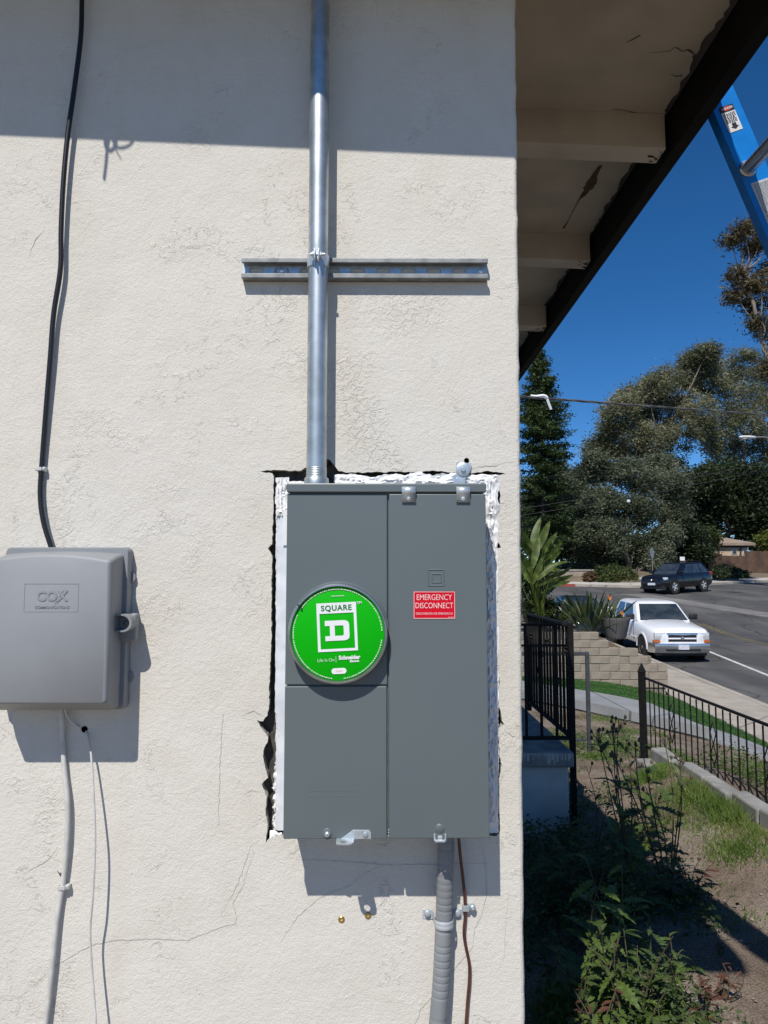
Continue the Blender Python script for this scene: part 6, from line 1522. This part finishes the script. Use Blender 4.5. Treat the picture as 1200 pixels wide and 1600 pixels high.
weed("low leafy weed between the wall and the jagged leaf weed", yp(.76, 2.90), .34, 9, 9, (1, 2, 3), .09, .15, seed=6)
weed("dark leafy weed at the tip of the roof shadow", yp(1.10, 3.02), .30, 8, 8, (1, 3, 4), .10, .17, seed=7)
weed("tall jagged weed with broad drooping leaves at the shade line", yp(.90, 3.12), .56, 6, 6, (0, 1), .21, .19, seed=9)
weed("bright leafy weed just in front of the broad drooping one", yp(.88, 2.64), .24, 10, 8, (2, 1, 3), .075, .16, seed=10)
weed("small bright weed spreading low onto the bare dirt", yp(1.03, 2.74), .16, 9, 6, (0, 4), .065, .13, seed=31)
weed("tall branching weed with buds beside the garden path shadow", yb(1045, 1400), .80, 7, 6, (3, 4), .15, .28, .005, 11, 3, .1)
weed("tall thin weed with buds reaching above the fence base", yb(985, 1370), .86, 6, 5, (3, 4), .16, .22, .005, 12, 3, .15)
weed("tall leaning weed against the porch base", yb(930, 1345), .55, 3, 4, (3, 4), .12, .20, .004, 13, 1, .2)
weed("bushy dark weed in the middle of the eave shadow", yb(950, 1420), .48, 8, 7, (3, 4, 2), .17, .22, .004, 15)
weed("dark weed close to the wall in deep shade", yb(870, 1430), .42, 7, 7, (3, 4), .16, .18, .004, 16)
weed("leaning green weed at the line between porch shade and sun", yb(1010, 1330), .55, 6, 6, (3, 0), .15, .22, .004, 41, 1, .1)
weed("dark broad leaf weed just behind the drooping one", yb(990, 1440), .50, 6, 6, (3, 0, 1), .19, .20, .004, 42, 0, .1)
weed("dry reddish weed at the edge of the ladder shadow", yb(1080, 1405), .24, 5, 5, (5, 4), .10, .14, .003, 17)
weed("small dry red weed at the bottom edge of the dirt", yb(1100, 1590), .16, 5, 5, (5,), .08, .10, .003, 18)
weed("tiny green weed on the sunny dirt left of the dry red one", yb(1085, 1530), .10, 4, 4, (0, 2), .06, .07, .002, 19)
weed("low red weed patch on the bare dirt", yb(1130, 1565), .14, 4, 4, (5,), .07, .09, .003, 20)
weed("small weed in the dirt beside the shadow corner", yb(1120, 1500), .09, 4, 4, (1, 5), .06, .07, .002, 21)
weed("leafy weed at the foot of the pointed fence post", yb(1045, 1175), .34, 5, 5, (1, 2), .13, .18, .004, 22)
# grass tufts and ground cover, one mass each
def blades(name, label, spots, mat, h, w, lean=.5):
    C, A, B = [], [], []
    for (x, y, r_, n, hs) in spots:
        pos = RNG.normal(size=(n, 2)) * r_ * .5 + np.array([x, y]); pos[:, 0] = np.where((pos[:, 0] > 2.24) & (pos[:, 1] < 6.2), 2.24 - (pos[:, 0] - 2.24) * .8, pos[:, 0]); zz = yard_np(pos[:, 0], pos[:, 1])
        d = np.c_[RNG.normal(size=(n, 2)) * lean, np.ones(n)]; d /= np.linalg.norm(d, axis=1)[:, None]; L_ = h * hs * RNG.uniform(.4, 1.2, (n, 1))
        C.append(np.c_[pos, zz] + d * L_ * .9); A.append(d * L_); bb = np.cross(d, rdir(n)); bb /= np.linalg.norm(bb, axis=1)[:, None]; B.append(bb * w * RNG.uniform(.6, 1.3, (n, 1)))
    o = quad_cloud(name, np.concatenate(C), np.concatenate(A), np.concatenate(B), mat); tag(o, label, "grass", kind="stuff"); return o
def spot(px, py, r_, n, hs=1.0): p = YG(px, py); return (p.x, p.y, r_, n, hs)
G_ = [spot(1085, 1200, .20, 1100, 1.2), spot(1125, 1235, .18, 900, 1.2), spot(1160, 1265, .14, 700, 1.3), spot(1050, 1185, .18, 700), spot(1175, 1275, .12, 500, 1.2), spot(1185, 1300, .16, 500, .8), spot(1130, 1285, .25, 500, .6), spot(1090, 1255, .25, 500, .7), spot(1150, 1335, .16, 600, .7), spot(1120, 1300, .22, 300, .6),
      spot(1180, 1330, .22, 400, .6), spot(1060, 1250, .22, 500, .7), spot(1040, 1290, .2, 350, .7), spot(930, 1185, .20, 600, .8), spot(960, 1170, .25, 600, .7), spot(1000, 1220, .22, 500, .8), spot(905, 1590, .16, 1100, .9), spot(930, 1575, .12, 500, .8), spot(890, 1560, .12, 500, .6), spot(1140, 1335, .1, 300, .6), spot(880, 1600, .12, 500, .6),
      spot(940, 1125, .35, 700, .8), spot(985, 1145, .35, 700, .8), spot(1110, 1400, .12, 90, .4), spot(1170, 1440, .12, 90, .4)]
blades("grass_tufts", "tufts of green grass on the sunny dirt by the edging", G_, M['grass'], .045, .0026)
lx_ = RNG.uniform(2.2, 6.3, 30000); ly_ = RNG.uniform(10.0, 16.2, 30000); ok = (ly_ > 13.40 - 1.22 * (lx_ - 3.6)) & (ly_ < 16.2 - .35 * np.maximum(0, lx_ - 5.2) ** 2)
lx_, ly_ = lx_[ok], ly_[ok]; n = len(lx_); d = np.c_[RNG.normal(size=(n, 2)) * .5, np.ones(n)]; d /= np.linalg.norm(d, axis=1)[:, None]
C = np.c_[lx_, ly_, yard_np(lx_, ly_) + .03] + d * .016
M['lawnblade'] = leafmat('lawn_blades', [(.03, .085, .014), (.05, .135, .022), (.085, .18, .035)], .3, .6, 2)
o = quad_cloud("lawn_grass", C, d * .020, np.cross(d, rdir(n)) * .005, M['lawnblade']); tag(o, "short bright green lawn grass beyond the walkway", "grass", kind="stuff")
def cover(name, label, boxes, mat, ll, lw):
    C = []
    for (x0, x1, y0, y1, h, n) in boxes:
        p = np.c_[RNG.uniform(x0, x1, n), RNG.uniform(y0, y1, n)]; keep = np.array([mnoise.noise((a * 2.3, c * 2.3, h * 7)) > -.22 for a, c in p]); p = p[keep]
        hh = RNG.uniform(.0, 1, len(p)) ** 1.6 * h * (0.5 + .5 * np.array([mnoise.noise((a * 3, c * 3, 4.0)) + .5 for a, c in p])); C.append(np.c_[p, yard_np(p[:, 0], p[:, 1]) + .008 + np.maximum(hh, 0)])
    C = np.concatenate(C); n = len(C); A = rdir(n); A[:, 2] = A[:, 2] * .5 + .25; B = np.cross(A, rdir(n)); s_ = RNG.uniform(.5, 1.4, (n, 1))
    o = quad_cloud(name, C, A * ll * s_, B * lw * s_, mat); tag(o, label, "ground cover", kind="stuff"); return o
cover("shade_weeds", "dense low weeds in the shade along the house", [(CX + .05, 1.25, 2.3, 4.9, .24, 15000), (CX + .05, .95, 1.55, 2.4, .14, 6000), (1.15, 1.7, 3.6, 5.6, .18, 6000)], M['weed_dark'], .015, .0075)
cover("sunny_weeds", "small leafed bright weeds carpeting the ground at the sunlit edge", [(.60, 1.10, 2.30, 3.05, .14, 5200), (.55, .85, 2.1, 2.6, .08, 2000)], M['weed'], .012, .006)
cover("fence_weeds", "weedy green plants growing along the outside of the garden fence", [(2.55, 3.2, 3.6, 6.6, .26, 8000), (2.0, 3.2, 7.4, 9.6, .12, 5000), (1.6, 2.3, 6.6, 8.6, .16, 3000)], M['weed'], .018, .007)
# dry twigs and pebbles scattered on the dirt
mb = MB()
for i in range(700):
    x, y = random.uniform(CX + .1, 2.25), random.uniform(1.7, 6.5); r_ = random.choice((.003, .004, .005, .007, .012)); z = yz(x, y)
    P = [(0, 0, r_ * .7)] + [(math.cos(a) * r_ * random.uniform(.7, 1.3), math.sin(a) * r_ * random.uniform(.7, 1.3), 0) for a in (0, 1.26, 2.5, 3.8, 5.0)]
    mb.add([(x + p[0], y + p[1], z + p[2] + .004) for p in P], [(0, 1, 2), (0, 2, 3), (0, 3, 4), (0, 4, 5), (0, 5, 1)])
M['pebble'] = pmat('pebble', (.30, .27, .23), (.18, .16, .13), 40, .9)
o = mb.build("pebbles", M['pebble']); tag(o, "scattered small pebbles and crumbs on the bare dirt", "pebbles", kind="stuff")
mb = MB()
for i in range(260):
    x, y = random.uniform(1.0, 2.25), random.uniform(2.2, 6.5); a = random.uniform(0, 6.28); l = random.uniform(.015, .06); z = yz(x, y) + .012
    mb.tube([(x, y, z), (x + math.cos(a) * l, y + math.sin(a) * l, z + random.uniform(0, .012))], .0012, 3, caps=False)
o = mb.build("dry_twigs", M['dry']); tag(o, "dry twig litter lying on the bare dirt", "litter", kind="stuff")
